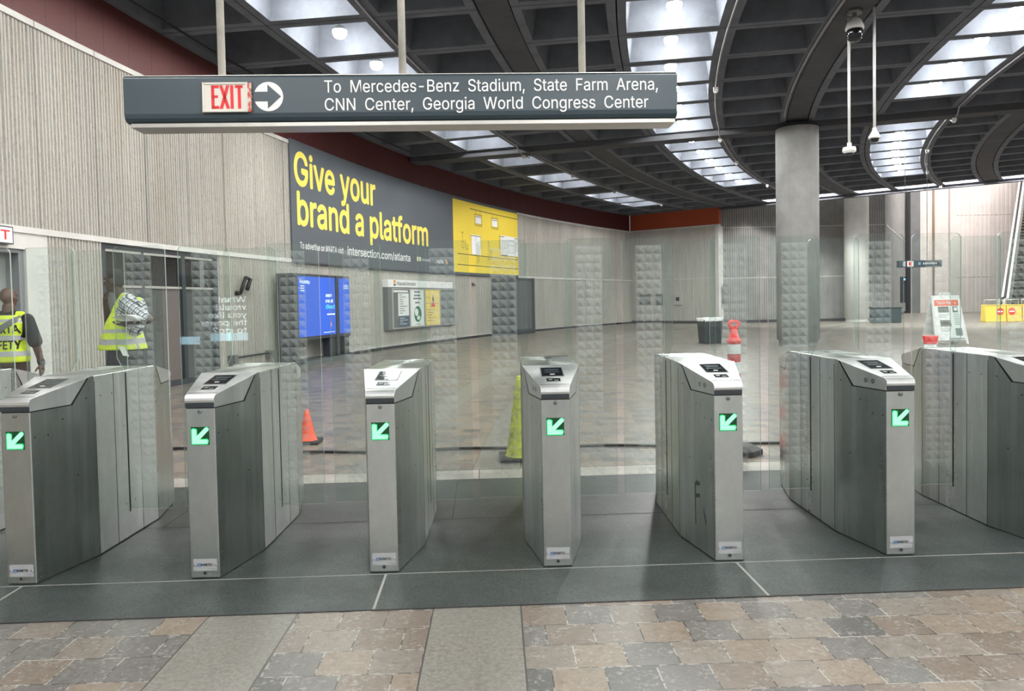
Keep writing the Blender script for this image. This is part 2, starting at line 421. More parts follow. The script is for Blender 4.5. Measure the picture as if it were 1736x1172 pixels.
# ================================================================== SETTING
# ---- floor
f = MB(); f.face([(-14, -26, 0), (62, -26, 0), (62, 72, 0), (-14, 72, 0)])
struct(f.build('floor', MT['paving']))
ROW = .039
c_, s_ = math.cos(ROW), math.sin(ROW)
def row(s, d, z=0.0):    # along the gate row, and away from the camera
    return Vector((.2179 + s*c_ - d*s_, 3.7952 + s*s_ + d*c_, z))
def strip(mb, s0, s1, d0, d1, z, mat=0):
    mb.face([row(s0, d0, z), row(s1, d0, z), row(s1, d1, z), row(s0, d1, z)], mat)
sl = MB()
strip(sl, -6.05, 16, -.46, 1.955, .003)
strip(sl, -6.05, 16, -.03, -.021, .0042, 1)                   # pale joint at the gates' feet
strip(sl, -6.05, 16, .90, .908, .0042, 2)
for k in range(-4, 10):                                          # short joints between the slabs
    s0 = -.885 + 1.79*k
    strip(sl, s0, s0 + .012, -.46, -.03, .0042, 1)
    strip(sl, s0 + .3, s0 + .306, .908, 1.955, .0042, 2)
strip(sl, -6.05, 16, -.468, -.46, .0042, 2); strip(sl, -6.05, 16, 1.95, 1.958, .0042, 2)
struct(sl.build('floor_slab', [MT['slab'], MT['joint'], MT['joint_dark']]))
s2 = MB(); strip(s2, -6.0, 16, 1.958, 2.275, .002)
for k in range(-4, 10): strip(s2, -.42 + 1.5*k, -.414 + 1.5*k, 1.958, 2.275, .0032, 1)
strip(s2, -6.0, 16, 2.275, 2.284, .0032, 1)
struct(s2.build('floor_border', [MT['slab_light'], MT['joint_dark']]))

# ---- ribbed walls: real ribs along any path
def ribbed(mb, path, length, z0, z1, pitch=.066, depth=.028, mat=0, back=.3, breaks=()):
    # path(s, off): point at distance s, moved off into the room
    prof = [(0, 0), (.22, 0), (.36, depth), (.86, depth*.92), (1.0, 0)]
    n = max(1, int(round(length / pitch))); p = length / n
    pts = []
    for i in range(n):
        jit = 1 + .25 * math.sin(i*12.9898) * math.sin(i*4.1)
        for (u, d) in prof[:-1]: pts.append(path((i + u)*p, d*jit))
    pts.append(path(length, 0))
    vs = []; k = len(pts)
    for z in (z0, z1): vs += [(q.x, q.y, z) for q in pts]
    mb.raw(vs, [(i, i+1, k+i+1, k+i) for i in range(k-1)], mat)
    m = max(2, int(length/1.5)); bp = [path(length*i/m, -back) for i in range(m+1)]
    vs = []; k = m+1
    for z in (z0, z1): vs += [(q.x, q.y, z) for q in bp]
    mb.raw(vs, [(i+1, i, k+i, k+i+1) for i in range(m)], mat)
    a, b, c, d = path(0, 0), path(0, -back), path(length, 0), path(length, -back)
    for u, w in ((a, b), (c, d)): mb.face([(u.x,u.y,z0), (w.x,w.y,z0), (w.x,w.y,z1), (u.x,u.y,z1)], mat)
    for z in (z0, z1):
        for i in range(m):
            q0, q1 = path(length*i/m, 0), path(length*(i+1)/m, 0); e0, e1 = bp[i], bp[i+1]
            mb.face([(q0.x,q0.y,z), (q1.x,q1.y,z), (e1.x,e1.y,z), (e0.x,e0.y,z)], mat)
def arcpath(r, th0):
    return lambda s, off: pol(r - off, th0 + math.degrees(s / r))
def arclen(th0, th1, r=RW): return math.radians(th1 - th0) * r
def linepath(p0, p1):
    p0 = Vector(p0); p1 = Vector(p1); d = (p1 - p0).normalized(); nrm = Vector((d.y, -d.x))
    return lambda s, off: (p0 + d*s + nrm*off).to_3d()
def arcband(mb, r0, r1, th0, th1, z0, z1, mat=0, step=.8):
    n = max(1, int((th1 - th0)/step)); 
    for i in range(n):
        a, b = th0 + (th1-th0)*i/n, th0 + (th1-th0)*(i+1)/n
        P = [pol(r0, a), pol(r0, b), pol(r1, b), pol(r1, a)]
        lo = [(p.x, p.y, z0) for p in P]; hi = [(p.x, p.y, z1) for p in P]
        mb.face(lo[::-1], mat); mb.face(hi, mat)
        mb.face([lo[0], lo[1], hi[1], hi[0]], mat); mb.face([lo[2], lo[3], hi[3], hi[2]], mat)
        if i == 0: mb.face([lo[0], hi[0], hi[3], lo[3]], mat)
        if i == n-1: mb.face([lo[1], lo[2], hi[2], hi[1]], mat)

TH0, TH1 = -17.0, 38.3
w = MB()
for a, b in ((TH0, 2.6), (5.62, 6.65), (9.73, TH1)):            # lower storey, broken by the door and the glazed front
    ribbed(w, arcpath(RW, a), arclen(a, b), 0.0, 2.37)
ribbed(w, arcpath(RW, TH0), arclen(TH0, TH1), 2.452, 5.10)      # upper storey
for k in range(-14, 50):                                        # panel joints
    t = 5.5 + k*1.115
    if t < TH0 + .2 or t > TH1 - .2: continue
    p = pol(RW - .0285, t); u = tangent(t); i = inward(t)
    w.obox(p - u*.007 + Vector((0, 0, 2.452)), u*.014, i*.003, (0, 0, 2.645), 1)
struct(w.build('wall_left', [MT['rib'], MT['wall_joint']], merge=False))
t1 = MB(); arcband(t1, RW - .045, RW + .28, TH0, TH1, 2.37, 2.452)
struct(t1.build('trim_1', MT['trim']))
t2 = MB(); arcband(t2, RW - .05, RW + .28, TH0, TH1, 5.10, 5.182)
for k in range(-14, 50):
    t = 5.5 + k*1.115
    if TH0 < t < TH1: 
        p = pol(RW - .0505, t, 5.10); t2.obox(p, tangent(t)*.008, inward(t)*.002, (0, 0, .0835), 1)
struct(t2.build('trim_2', [MT['trim'], MT['joint_dark']]))
fa = MB(); arcband(fa, RW + .02, RW + .3, TH0, TH1, 5.182, 6.4)
for k in range(0, 120):
    t = TH0 + .4 + k*.56
    if t < TH1: fa.obox(pol(RW + .0195, t, 5.182), tangent(t)*.006, inward(t)*.002, (0, 0, .87), 1)
struct(fa.build('wall_fascia', [MT['fascia'], MT['base']]))
bb = MB()
for a, b in ((TH0, 2.6), (5.3, 6.65), (9.73, TH1)):
    arcband(bb, RW - .035, RW + .1, a, b, 0.0, .075, 0); arcband(bb, RW - .055, RW + .1, a, b, .085, .14, 1)
struct(bb.build('baseboard_left', [MT['base'], MT['smooth']]))

# ---- steel door in the near wall with its lintel and pilaster
d = MB(); a0, a1 = 2.6, 5.25
arcband(d, RW - .02, RW + .3, a0, a1, 2.16, 2.37, 0); arcband(d, RW - .02, RW + .3, 5.25, 5.62, 0, 2.37, 0)
struct(d.build('trim_3', MT['trim']))
dr = thing('door_1', 'grey steel door in the ribbed wall', 'door', pol(RW + .2, 3.95)); struct(dr)
q = MB(); arcband(q, RW + .20, RW + .26, a0 + .1, a1 - .08, 0.02, 2.12)
o = q.build('door_leaf', plain('grey_door_paint', (.30,.31,.32), .45), dr); o.location = -dr.location
q = MB(); arcband(q, RW + .02, RW + .3, a0, a0 + .1, 0, 2.16); arcband(q, RW + .02, RW + .3, a1 - .08, a1, 0, 2.16); arcband(q, RW + .02, RW + .3, a0, a1, 2.11, 2.16)
o = q.build('door_frame', plain('door_frame_paint', (.2,.21,.22), .4), dr); o.location = -dr.location

# ---- glazed shop front (dark frame, mesh transoms, doors)
sf = thing('window_1', 'dark framed glazed front with mesh transom grilles', 'shop front', pol(RW, 8.2)); struct(sf)
A0, A1 = 6.65, 9.73
def sfp(mb, name, mat): 
    o = mb.build(name, mat, sf); o.location = -sf.location; return o
q = MB()
for t, wd in ((A0, .14), (7.62, .05), (8.66, .10), (9.60, .13)): arcband(q, RW + .02, RW + .14, t, t + wd, 0, 2.37, 0, 5)
arcband(q, RW + .02, RW + .14, A0, A1, 2.29, 2.37); arcband(q, RW + .02, RW + .14, A0, A1, 0, .1)
sfp(q, 'window_frame', MT['darkmetal'])
q = MB(); arcband(q, RW + .03, RW + .13, A0 + .14, A1 - .13, 1.70, 1.74); arcband(q, RW + .03, RW + .13, A0 + .14, A1 - .13, 2.25, 2.29)
sfp(q, 'transom_bar', MT['aluminium'])
q = MB()
t = A0 + .15
while t < A1 - .14:
    q.obox(pol(RW + .09, t, 1.74), tangent(t)*.006, inward(t)*.006, (0, 0, .51)); t += .035
z = 1.76
while z < 2.25: arcband(q, RW + .085, RW + .09, A0 + .14, A1 - .13, z, z + .006, 0, 1.5); z += .038
sfp(q, 'transom_grille', plain('grille_metal', (.055,.055,.05), .6, .2))
q = MB(); arcband(q, RW + .07, RW + .078, A0 + .14, A1 - .13, .1, 1.70)
sfp(q, 'pane', glass('dark_shop_glass', (.35,.37,.37), .12))
q = MB(); arcband(q, RW + .06, RW + .12, 8.16, 8.62, .1, 1.70)
sfp(q, 'door_panel', plain('brown_grey_door', (.12,.105,.095), .55))
q = MB()
arcband(q, RW + .6, RW + .62, A0 - .3, A1 + .3, 0, 2.4)
sfp(q, 'back_panel', plain('dim_interior', (.07,.07,.075), .8))

# ---- wall at the far end of the concourse
pe = pol(56.6, TH1); pcn = pol(RW, TH1)
w = MB(); P0, P1 = (pcn.x, pcn.y), (pe.x, pe.y); ln = (Vector(P1) - Vector(P0)).length
nrm = Vector((P1[0]-P0[0], P1[1]-P0[1])).normalized(); nin = Vector((nrm.y, -nrm.x))
lp = linepath(P0, P1)
ribbed(w, lp, ln - .18, .14, 2.37, .11, .025); ribbed(w, lp, ln - .18, 2.41, 5.10, .11, .025)
struct(w.build('wall_back', MT['rib'], merge=False))
w = MB()
def along(mb, s0, s1, o0, o1, z0, z1, mat=0):
    a = lp(s0, o0); b_ = lp(s1, o0) - a; c = lp(s0, o1) - a
    mb.obox((a.x, a.y, z0), b_, c, (0, 0, z1 - z0), mat)
along(w, 0, ln, -.3, .05, 5.10, 5.182); along(w, ln - .18, ln, -.6, .05, 0, 5.10); along(w, 0, ln, -.3, .012, 2.37, 2.41)
struct(w.build('trim_4', MT['trim']))
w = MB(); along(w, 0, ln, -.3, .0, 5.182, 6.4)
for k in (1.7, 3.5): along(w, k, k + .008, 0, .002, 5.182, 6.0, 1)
struct(w.build('wall_back_fascia', [MT['fascia_lit'], MT['base']]))
w = MB(); along(w, 0, ln, -.3, .06, 0, .14); struct(w.build('baseboard_back', MT['base']))
# recessed dark wall, its return, and the pale escalator hall wall beyond
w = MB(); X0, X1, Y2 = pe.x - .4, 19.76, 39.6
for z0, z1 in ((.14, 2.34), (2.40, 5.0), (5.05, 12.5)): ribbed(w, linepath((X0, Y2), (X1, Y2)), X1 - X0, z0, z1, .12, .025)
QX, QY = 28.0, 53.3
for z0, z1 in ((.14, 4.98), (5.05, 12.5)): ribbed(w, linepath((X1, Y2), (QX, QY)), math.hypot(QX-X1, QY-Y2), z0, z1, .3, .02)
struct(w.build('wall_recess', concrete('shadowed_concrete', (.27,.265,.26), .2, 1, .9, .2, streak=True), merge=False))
w = MB(); w.box((X0, Y2 - .02, 2.34), (X1, Y2 + .2, 2.40)); w.box((X0, Y2 - .02, 5.0), (X1, Y2 + .2, 5.05))
p = linepath((X1, Y2), (QX, QY)); a = p(0, .03); b_ = p(15.9, .03) - a
w.obox((a.x, a.y, 4.98), b_, (0, .1, 0), (0, 0, .08)); struct(w.build('trim_5', MT['smooth']))
w = MB(); w.box((X0, Y2 - .03, 0), (X1, Y2 + .2, .14)); struct(w.build('baseboard_recess', MT['base']))
w = MB(); pink = concrete('pale_pink_concrete', (.58,.525,.50), .10, 1, .85, .15, streak=True)
HX, HY = 31.5, 53.0
for z0, z1 in ((0, 2.47), (2.51, 6.82), (6.88, 16)): ribbed(w, linepath((HX, HY), (58, HY)), 58 - HX, z0, z1, .30, .018)
for k in range(1, 8): w.box((HX + 2.5*k, HY - .025, 0), (HX + .02 + 2.5*k, HY - .02, 16), 1)
struct(w.build('wall_hall', [pink, MT['smooth']], merge=False))
w = MB(); w.box((29.2, 53.2, 0), (HX + .05, 53.6, 16)); w.box((28.65, 52.8, 0), (29.25, 53.6, 16)); w.box((31.0, 53.0, 0), (HX, 53.3, 16))
w.box((HX, HY - .03, 2.465), (58, HY + .2, 2.515)); w.box((HX, HY - .03, 6.815), (58, HY + .2, 6.885)); struct(w.build('trim_6', pink))
w = MB(); w.box((28.0, 52.6, 0), (28.68, 53.6, 16)); struct(w.build('wall_pier', concrete('dark_pier_concrete', (.15,.15,.155), .2)))
w = MB(); w.tube([(29.9, 53.1, 0), (29.9, 53.1, 12)], .06, 10); struct(w.build('trim_7', plain('brown_pipe', (.22,.14,.08), .5)))

# ---- columns under the ceiling
def column(px, py, r, z1, label, mat):
    t = thing('column', label, 'column', (px, py, 0)); struct(t)
    q = MB(); q.lathe([(r - .05, 0), (r - .05, .16), (r, .18), (r, z1)], n=48); q.build('column_shaft', MT[mat], t)
    return t
c1 = pol(50.2, 19.15)
column(c1.x, c1.y, .555, 5.90, 'big round concrete column under the cross beam', 'column')
column(17.65, 38.35, .58, 6.3, 'round column coloured bright as if lit, at the dark recessed wall', 'column_lit')

# ---- waffle ceiling: coffers between rings and ribs, all curving about the same centre
RINGS = [(61.84, 'x'), (59.90, 'n'), (58.06, 'n'), (56.05, 'w'), (54.11, 'n'), (52.22, 'n'), (50.20, 'w'), (48.25, 'n'), (46.42, 'n'), (44.58, 'w'), (42.62, 'n'), (40.7, 'n'), (38.8, 'w'), (36.9, 'n'), (35.0, 'n')]
RIBS = [17.27 - 1.80*k for k in range(19, -1, -1)] + [19.0]
RIBS2 = [19.62, 21.95] + [21.95 + 1.885*k for k in range(1, 9)] + [38.35]
LIT = {1: 'ab', 4: 'de', 7: 'gh', 10: 'jk'}
UNLIT_AFTER = {1: (1, 4, 8), 4: (6, 7, 8), 7: (7, 8), 10: (4,)}
ce = MB(); lamps = []
g = .011
def cell(r0, r1, a0, a1, w0, w1, deep=.62):
    gr = math.degrees(g / 53)
    ro, ri = r0 - g - w0, r1 + g + w1       # after wide bands
    A0, A1 = a0 + gr, a1 - gr
    f = math.degrees(.135 / 53); fl = .145
    def ringq(ra, rb, t0, t1, z, n=3): return [pol(ra, t0 + (t1-t0)*k/n, z) for k in range(n+1)], [pol(rb, t0 + (t1-t0)*k/n, z) for k in range(n+1)]
    n = 3
    O = ringq(ro, ri, A0, A1, ZC); I = ringq(ro - fl, ri + fl, A0 + f, A1 - f, ZC)
    ti = math.degrees(.07 / 53)
    T = ringq(ro - fl - .10, ri + fl + .10, A0 + f + ti, A1 - f - ti, ZC + deep)
    B = ringq(ro, ri, A0, A1, ZC + .05)
    for X, Y in ((B, O), (O, I), (I, T)):
        for s in (0, 1):
            for k in range(n): ce.face([X[s][k], X[s][k+1], Y[s][k+1], Y[s][k]] if s == 0 else [X[s][k+1], X[s][k], Y[s][k], Y[s][k+1]])
        ce.face([X[0][0], Y[0][0], Y[1][0], X[1][0]]); ce.face([X[0][n], X[1][n], Y[1][n], Y[0][n]])
    for k in range(n): ce.face([T[0][k], T[0][k+1], T[1][k+1], T[1][k]])
    return ((ro + ri)/2, (A0 + A1)/2)
for i in range(len(RINGS) - 1):
    (r0, k0), (r1, k1) = RINGS[i], RINGS[i+1]
    w0 = .27 if k0 == 'w' else 0; w1 = .27 if k1 == 'w' else 0
    for seg, ribs in ((0, RIBS), (1, RIBS2)):
        for j in range(len(ribs) - 1):
            rc, tc = cell(r0, r1, ribs[j], ribs[j+1], w0, w1)
            last = seg == 1 and j == len(ribs) - 2
            if i in LIT and not last:
                if seg == 1 and j in UNLIT_AFTER[i]: continue
                if seg == 0 and i == 7 and j == len(ribs) - 2: continue
                lamps.append((i, seg, j, rc, tc))
            elif last and i >= 4: lamps.append((i, 2, j, rc, ribs[j]))
for r, k in RINGS:                                             # plain bands between the paired rings
    if k == 'w': arcband(ce, r - .255, r + .255, RIBS[0], 19.0, ZC + .02, ZC + .12, 1); arcband(ce, r - .255, r + .255, 19.62, 38.35, ZC + .02, ZC + .12, 1)
arcband(ce, 34.9, 62.2, RIBS[0], 38.35, ZC + .70, ZC + .8, 1, 2.0)
struct(ce.build('ceiling', [MT['coffer'], MT['beam']], merge=False))
cb = MB()
def radial_box(mb, r0, r1, a0, a1, z0, z1, mat=0):
    P = [pol(r0, a0), pol(r1, a0), pol(r1, a1), pol(r0, a1)]
    lo = [(p.x, p.y, z0) for p in P]; hi = [(p.x, p.y, z1) for p in P]
    mb.raw(lo + hi, [(0,3,2,1),(4,5,6,7),(0,1,5,4),(1,2,6,5),(2,3,7,6),(3,0,4,7)], mat)
radial_box(cb, 61.8, 34.9, 19.0, 19.62, 5.885, ZC + .5)
struct(cb.build('ceiling_beam', MT['beam']))
cb = MB(); radial_box(cb, 61.8, 34.9, 38.36, 38.75, 5.93, ZC + .8); struct(cb.build('ceiling_edge_beam', MT['beam']))

# ---- coffer lamps
STRIP = {1: 'beside the left wall', 4: 'left of the round column', 7: 'right of the round column', 10: 'at the far right'}
ORD = ['first', 'second', 'third', 'fourth', 'fifth', 'sixth', 'seventh', 'eighth', 'ninth', 'tenth', 'eleventh', 'twelfth', 'thirteenth', 'fourteenth', 'fifteenth']
def lamp_proto():
    q = MB(); q.lathe([(0, .13), (.05, .13), (.09, .10), (.112, .07), (.124, .045)], n=20); hd = q
    q2 = MB(); q2.lathe([(.121, .045), (.122, .0), (.108, -.045), (.075, -.078), (.035, -.092), (0, -.095)], n=20); return hd, q2
hd, ln_ = lamp_proto()
me_h = me_l = None; cnt = {}
from bpy_extras.object_utils import world_to_camera_view
bpy.context.view_layer.update()
def inview(p):
    v = world_to_camera_view(S, cam, p); return v.z > 0 and -.01 < v.x < 1.01 and -.01 < v.y < 1.01
for (i, seg, j, rc, tc) in sorted(lamps, key=lambda q: (q[0], q[4])):
    soft = seg == 2 or (i == 1 and tc > 12.2)
    if seg == 2: p = pol(rc, tc + .45, ZC + .42)                # added lamp out of sight behind the rib, brightens coffer face and far column
    elif soft: p = pol(rc, tc - .30, ZC + .40)
    else: p = pol(rc, tc, ZC + .13)
    top = .62
    if seg == 2: lab, grp = 'added unseen lamp brightening the last coffer row at the ceiling edge', 'added lamps in the last coffer row'
    elif inview(p):
        k = cnt.get(i, 0); cnt[i] = k + 1
        lab = 'round lamp in the lit coffer row %s, %s from the viewer' % (STRIP[i], ORD[min(k, 14)]); grp = 'lamps in the lit coffers'
    else: lab, grp = 'round lamp in a lit coffer overhead, out of the picture', 'lamps in the lit coffers'
    t = thing('ceiling_lamp', lab, 'lamp', p, 0, grp)
    if me_h is None:
        h0 = hd.build('housing', MT['housing'], t); l0 = ln_.build('lens', MT['lamp'], t); me_h, me_l = h0.data, l0.data
        me_s = me_l.copy(); me_s.materials.clear(); me_s.materials.append(MT['lamp_soft'])
        me_e = me_l.copy(); me_e.materials.clear(); me_e.materials.append(emit('added_lens_edge', (1, .98, .95), LAMP*3.5))
        q = MB(); q.tube([(0, 0, .12), (0, 0, .505)], .012, 8); st = q.build('stem', MT['housing'], t); me_st = st.data
        q = MB(); q.tube([(0, 0, .12), (0, 0, .21)], .012, 8); st2 = q.build('stem', MT['housing'], t); me_st2 = st2.data
        bpy.data.objects.remove(st2)
    else:
        for nm, me in (('housing', me_h), ('lens', me_e if seg == 2 else me_s if soft else me_l), ('stem', me_st2 if soft else me_st)):
            o = bpy.data.objects.new(nm, me); COL.objects.link(o); o.parent = t
if True:   # the first lamp placed is a far one
    l0.data = me_l

# ---- conduits with junction boxes along three rings
for nm, r, spots in (('left', 58.06, (6.2, 13.3, 24.3, 29.0, 34.6)), ('middle', 52.22, (14.1, 24.7, 31.5, 36.9)), ('right', 46.42, (12.5, 26.0, 32.0, 37.9))):
    o_ = pol(r, 10, ZC)
    T = thing('conduit', 'grey conduit with pale junction boxes along the %s lit coffer row' % nm, 'conduit', o_, 0, 'conduits on the ceiling ribs')
    q = MB(); q.tube([pol(r, -16 + .75*k, ZC - .022) for k in range(46)] + [pol(r, 18.6, ZC - .03), pol(r, 18.85, 5.86), pol(r, 19.75, 5.86), pol(r, 20.0, ZC - .03)] + [pol(r, 20.6 + .74*k, ZC - .022) for k in range(24)], .018, 8)
    q.build('pipe', MT['pipe'], T).location = -o_
    for t in spots + (19.3,):
        p = pol(r, t, 5.86 if 19 < t < 19.62 else ZC - .03); u = tangent(t)*.055; i_ = inward(t)*.055
        q = MB(); q.obox(p - u - i_ - Vector((0, 0, .09)), u*2, i_*2, (0, 0, .09)); jb = q.build('junction_box', MT['housing'], T, bevel=.008); jb.location = -o_
        q = MB(); q.tube([p - Vector((0, 0, .09)), p - Vector((0, 0, .12))], .04, 12); q.build('cover', MT['white'], jb)
q = MB(); q.tube([pol(50.55, 3 + .6*k, ZC - .022) for k in range(26)], .02, 8)
tag(q.build('conduit', MT['pipe']), 'grey conduit along the wide ceiling band running to the round column', 'conduit', 'conduits on the ceiling ribs')
q = MB(); q.tube([pol(61.4, 2 + .6*k, ZC - .02) for k in range(28)], .018, 8)
tag(q.build('conduit', MT['black']), 'dark conduit at the top edge of the red fascia', 'conduit', 'conduits on the ceiling ribs')
# ================================================================== FARE GATES
GL = 1.5443; Y1 = .4227; W0 = .0729; W1 = .16
def hw(v):
    if v < Y1: return W0 + (W1 - W0)*max(v, 0)/Y1
    if v > GL - Y1: return W0 + (W1 - W0)*max(GL - v, 0)/Y1
    return W1
def gate_parts():
    P = []   # (name, MB, mats, bevel, parent name, label)
    fl = lambda v: GL - v
    # body shell
    b = MB()
    notch = [(0, .859), (.270, .858), (.385, .990), (Y1, .9985)]
    for sgn in (1, -1):
        for m in (lambda v: v, fl):
            b.face([(sgn*hw(v), m(v), z) for v, z in [(0, .003)] + notch + [(Y1, .003)]])
        b.face([(sgn*W1, Y1, .003), (sgn*W1, GL - Y1, .003), (sgn*W1, GL - Y1, .9985), (sgn*W1, Y1, .9985)])
    for v in (0, GL): b.face([(-W0, v, .003), (W0, v, .003), (W0, v, .859), (-W0, v, .859)])
    b.face([(-W1, Y1, .9985), (W1, Y1, .9985), (W1, GL - Y1, .9985), (-W1, GL - Y1, .9985)])
    b.face([(W0, 0, .003), (W1, Y1, .003), (W1, GL - Y1, .003), (W0, GL, .003), (-W0, GL, .003), (-W1, GL - Y1, .003), (-W1, Y1, .003), (-W0, 0, .003)])
    P.append(('cabinet', b, [MT['steel']], .004))
    # dark core behind the seams and the plinth line
    for m in (lambda v: v, fl):
        k = MB(); prof = [(.006, .80), (.006, .885), (.03, .92), (.41, .988), (.41, .80)]
        k.ext(prof, lambda p: (-hw(p[0]) + .004, m(p[0]), p[1]), lambda p: (hw(p[0]) - .004, m(p[0]), p[1]))
        P.append(('seam_gasket', k, [MT['black']], 0))
    # sloping heads
    nose = [(-.004, .889), (-.006, .900), (-.004, .912), (.004, .921), (.016, .9265), (.030, .930)]
    for m, nm in ((lambda v: v, 'head_cover'), (fl, 'head_cover')):
        h = MB()
        prof = [(0.002, .864), (0.002, .889)] + nose + [(Y1, 1.0005), (.373, .9895), (.257, .864)]
        h.ext(prof, lambda p: (-hw(p[0]) - .0005, m(p[0]), p[1]), lambda p: (hw(p[0]) + .0005, m(p[0]), p[1]))
        P.append((nm, h, [MT['steel_top']], .003))
        s = MB(); y0 = m(.0015); y1 = m(-.0035); s.box((-W0 + .001, y0, .8655), (W0 - .001, y1, .888))
        P.append(('bumper_strip', s, [MT['darkmetal']], .002))
        # display, reader and crease line on the slope
        dz = (1.0005 - .930)/(Y1 - .030)
        def sp(u, v, off=.0): return (u, m(v), .930 + (v - .030)*dz + off)
        def slab(mb, u0, u1, v0, v1, t, mat=0):
            lo = [sp(u0, v0, -.004), sp(u1, v0, -.004), sp(u1, v1, -.004), sp(u0, v1, -.004)]; hi = [(p[0], p[1], p[2] + .004 + t) for p in lo]
            mb.raw(lo + hi, [(0,3,2,1),(4,5,6,7),(0,1,5,4),(1,2,6,5),(2,3,7,6),(3,0,4,7)], mat)
        if nm and m(0) == 0:
            s = MB(); slab(s, -.062, .062, .190, .368, .0012, 1); slab(s, -.057, .057, .198, .360, .0022, 0)
            P.append(('screen', s, [MT['blackgloss'], MT['greymetal']], 0))
            s = MB(); slab(s, -.040, .040, .268, .275, .0026); slab(s, -.012, .012, .222, .234, .0026, 1)
            slab(s, -.040, .040, .318, .324, .0026); slab(s, -.034, .034, .300, .305, .0026)
            P.append(('screen_content', s, [emit('screen_bar', (.10,.14,.17), .6), emit('screen_text', (.75,.8,.82), .8)], 0, 'screen'))
            s = MB(); slab(s, -.036, .036, .100, .154, .0014, 0); slab(s, -.026, -.006, .118, .14, .0022, 1); slab(s, .004, .026, .108, .122, .0022, 1)
            P.append(('card_reader', s, [MT['blackgloss'], MT['greymetal']], 0))
            s = MB(); slab(s, -W0 - .002, W0 + .002, .043, .0445, .0012)
            P.append(('crease_line', s, [MT['darkmetal']], 0))
    # front face: lock, arrow display, maker's plate, screw
    s = MB()
    s.raw(*lock_ring(0, .845, .0105)); P.append(('lock', s, [MT['greymetal']], 0))
    s = MB(); s.tube([(0, -.008, .845), (0, -.0095, .845)], .0055, 12); s.box((-.001, -.0105, .84), (.001, -.009, .85), 0)
    P.append(('keyhole', s, [MT['black']], 0, 'lock'))
    s = MB(); s.box((-.0475, -.0025, .677), (.0425, .002, .767)); P.append(('arrow_display', s, [MT['led_bg']], 0))
    s = MB(); x0, z0, u = -.0475, .677, .090
    def A(pts, mat=0, y=-.0036):
        cx_ = sum(p[0] for p in pts)/len(pts); cz_ = sum(p[1] for p in pts)/len(pts)
        s.face([(x0 + a*u, y, z0 + c*u) for a, c in pts], mat)
        s.face([(x0 + min(max(a + .05*(1 if a > cx_ else -1), 0), 1)*u, y + .0006, z0 + min(max(c + .05*(1 if c > cz_ else -1), 0), 1)*u) for a, c in pts], 1)
    A([(.06, .06), (.30, .06), (.30, .84), (.17, .90), (.06, .84)]); A([(.30, .06), (.88, .06), (.94, .18), (.88, .29), (.30, .29)])
    A([(.30, .29), (.47, .29), (.98, .80), (.98, .90), (.88, .97), (.78, .95), (.30, .48)])
    P.append(('arrow', s, [MT['led'], MT['led_halo']], 0, 'arrow_display', 'lit green arrow pointing down to the left'))
    s = MB(); s.box((-.058, -.0022, .040), (.060, .002, .099)); P.append(('maker_plate', s, [plain('plate_silver', (.50,.51,.52), .4, .2)], 0))
    s = MB()
    s.text('AGNETIC', .0165, lambda x, y: (-.020 + x, -.0028, .0655 + y), 0, bold=.012, width=.057)
    s.text('m', .022, lambda x, y: (-.0395 + x + y*.3, -.0028, .0655 + y), 1, bold=.02, width=.019)
    s.box((-.0415, -.0028, .0605), (-.020, -.0022, .0622), 1)
    s.box((.012, -.0026, .0500), (.054, -.0022, .0514), 2); s.box((.024, -.0026, .0465), (.054, -.0022, .0475), 2)
    P.append(('lettering', s, [plain('plate_ink', (.03,.035,.05), .5), plain('plate_blue', (.05,.2,.5), .5), plain('plate_grey', (.28,.29,.3), .5)], 0, 'maker_plate'))
    for x in (-.052, .054):
        s = MB(); s.raw(*disc((x, -.0055, .070), .0058, 14)); s.tube([(x, -.002, .070), (x, -.0055, .070)], .0058, 14, caps=False)
        P.append(('screw', s, [MT['steel_top']], 0, 'maker_plate'))
    s = MB(); s.tube([(0, .001, .030), (0, -.004, .030)], .0105, 18); P.append(('bolt', s, [MT['greymetal']], 0))
    s = MB(); s.tube([(0, -.003, .030), (0, -.0046, .030)], .0062, 14); P.append(('bolt_socket', s, [MT['black']], 0, 'bolt'))
    # side seams, slot and screw holes
    s = MB()
    for sg in (1, -1):
        def line(v, wd, z0, z1, t=.0008):
            s.box((sg*(W1 - .002), v - wd/2, z0), (sg*(W1 + t), v + wd/2, z1))
        line(.765, .013, .150, .985, .0012)
        for v in (.625, GL - .625): line(v, .0035, .004, .995)
        for v in (Y1 + .004, GL - Y1 - .004): line(v, .003, .004, .97)
    P.append(('panel_seam', s, [MT['black']], 0))
    s = MB()
    for sg in (1, -1):
        for mm in (lambda v: v, fl):
            for v, z in ((.363, .883), (.200, .795), (.104, .731), (.025, .732), (.287, .483), (.483, .883), (.601, .882), (.72, .674), (.72, .208)):
                du = (W1 - W0)/Y1 if v < Y1 else 0
                c = Vector((sg*(hw(v) + .0016), mm(v), z)); nx = Vector((sg, (-du if mm(0) == 0 else du), 0)).normalized()
                s.raw(*disc(c, .0045, 10, nx))
        if sg < 0:
            for v in (.101, .156):
                for r_ in (.012, .008):
                    c = Vector((sg*(hw(v) + .002), v, .903)); s.raw(*ringdisc(c, r_, r_ - .0022, 18, Vector((sg, -.2, 0)).normalized()))
    P.append(('screw_hole', s, [MT['black']], 0))
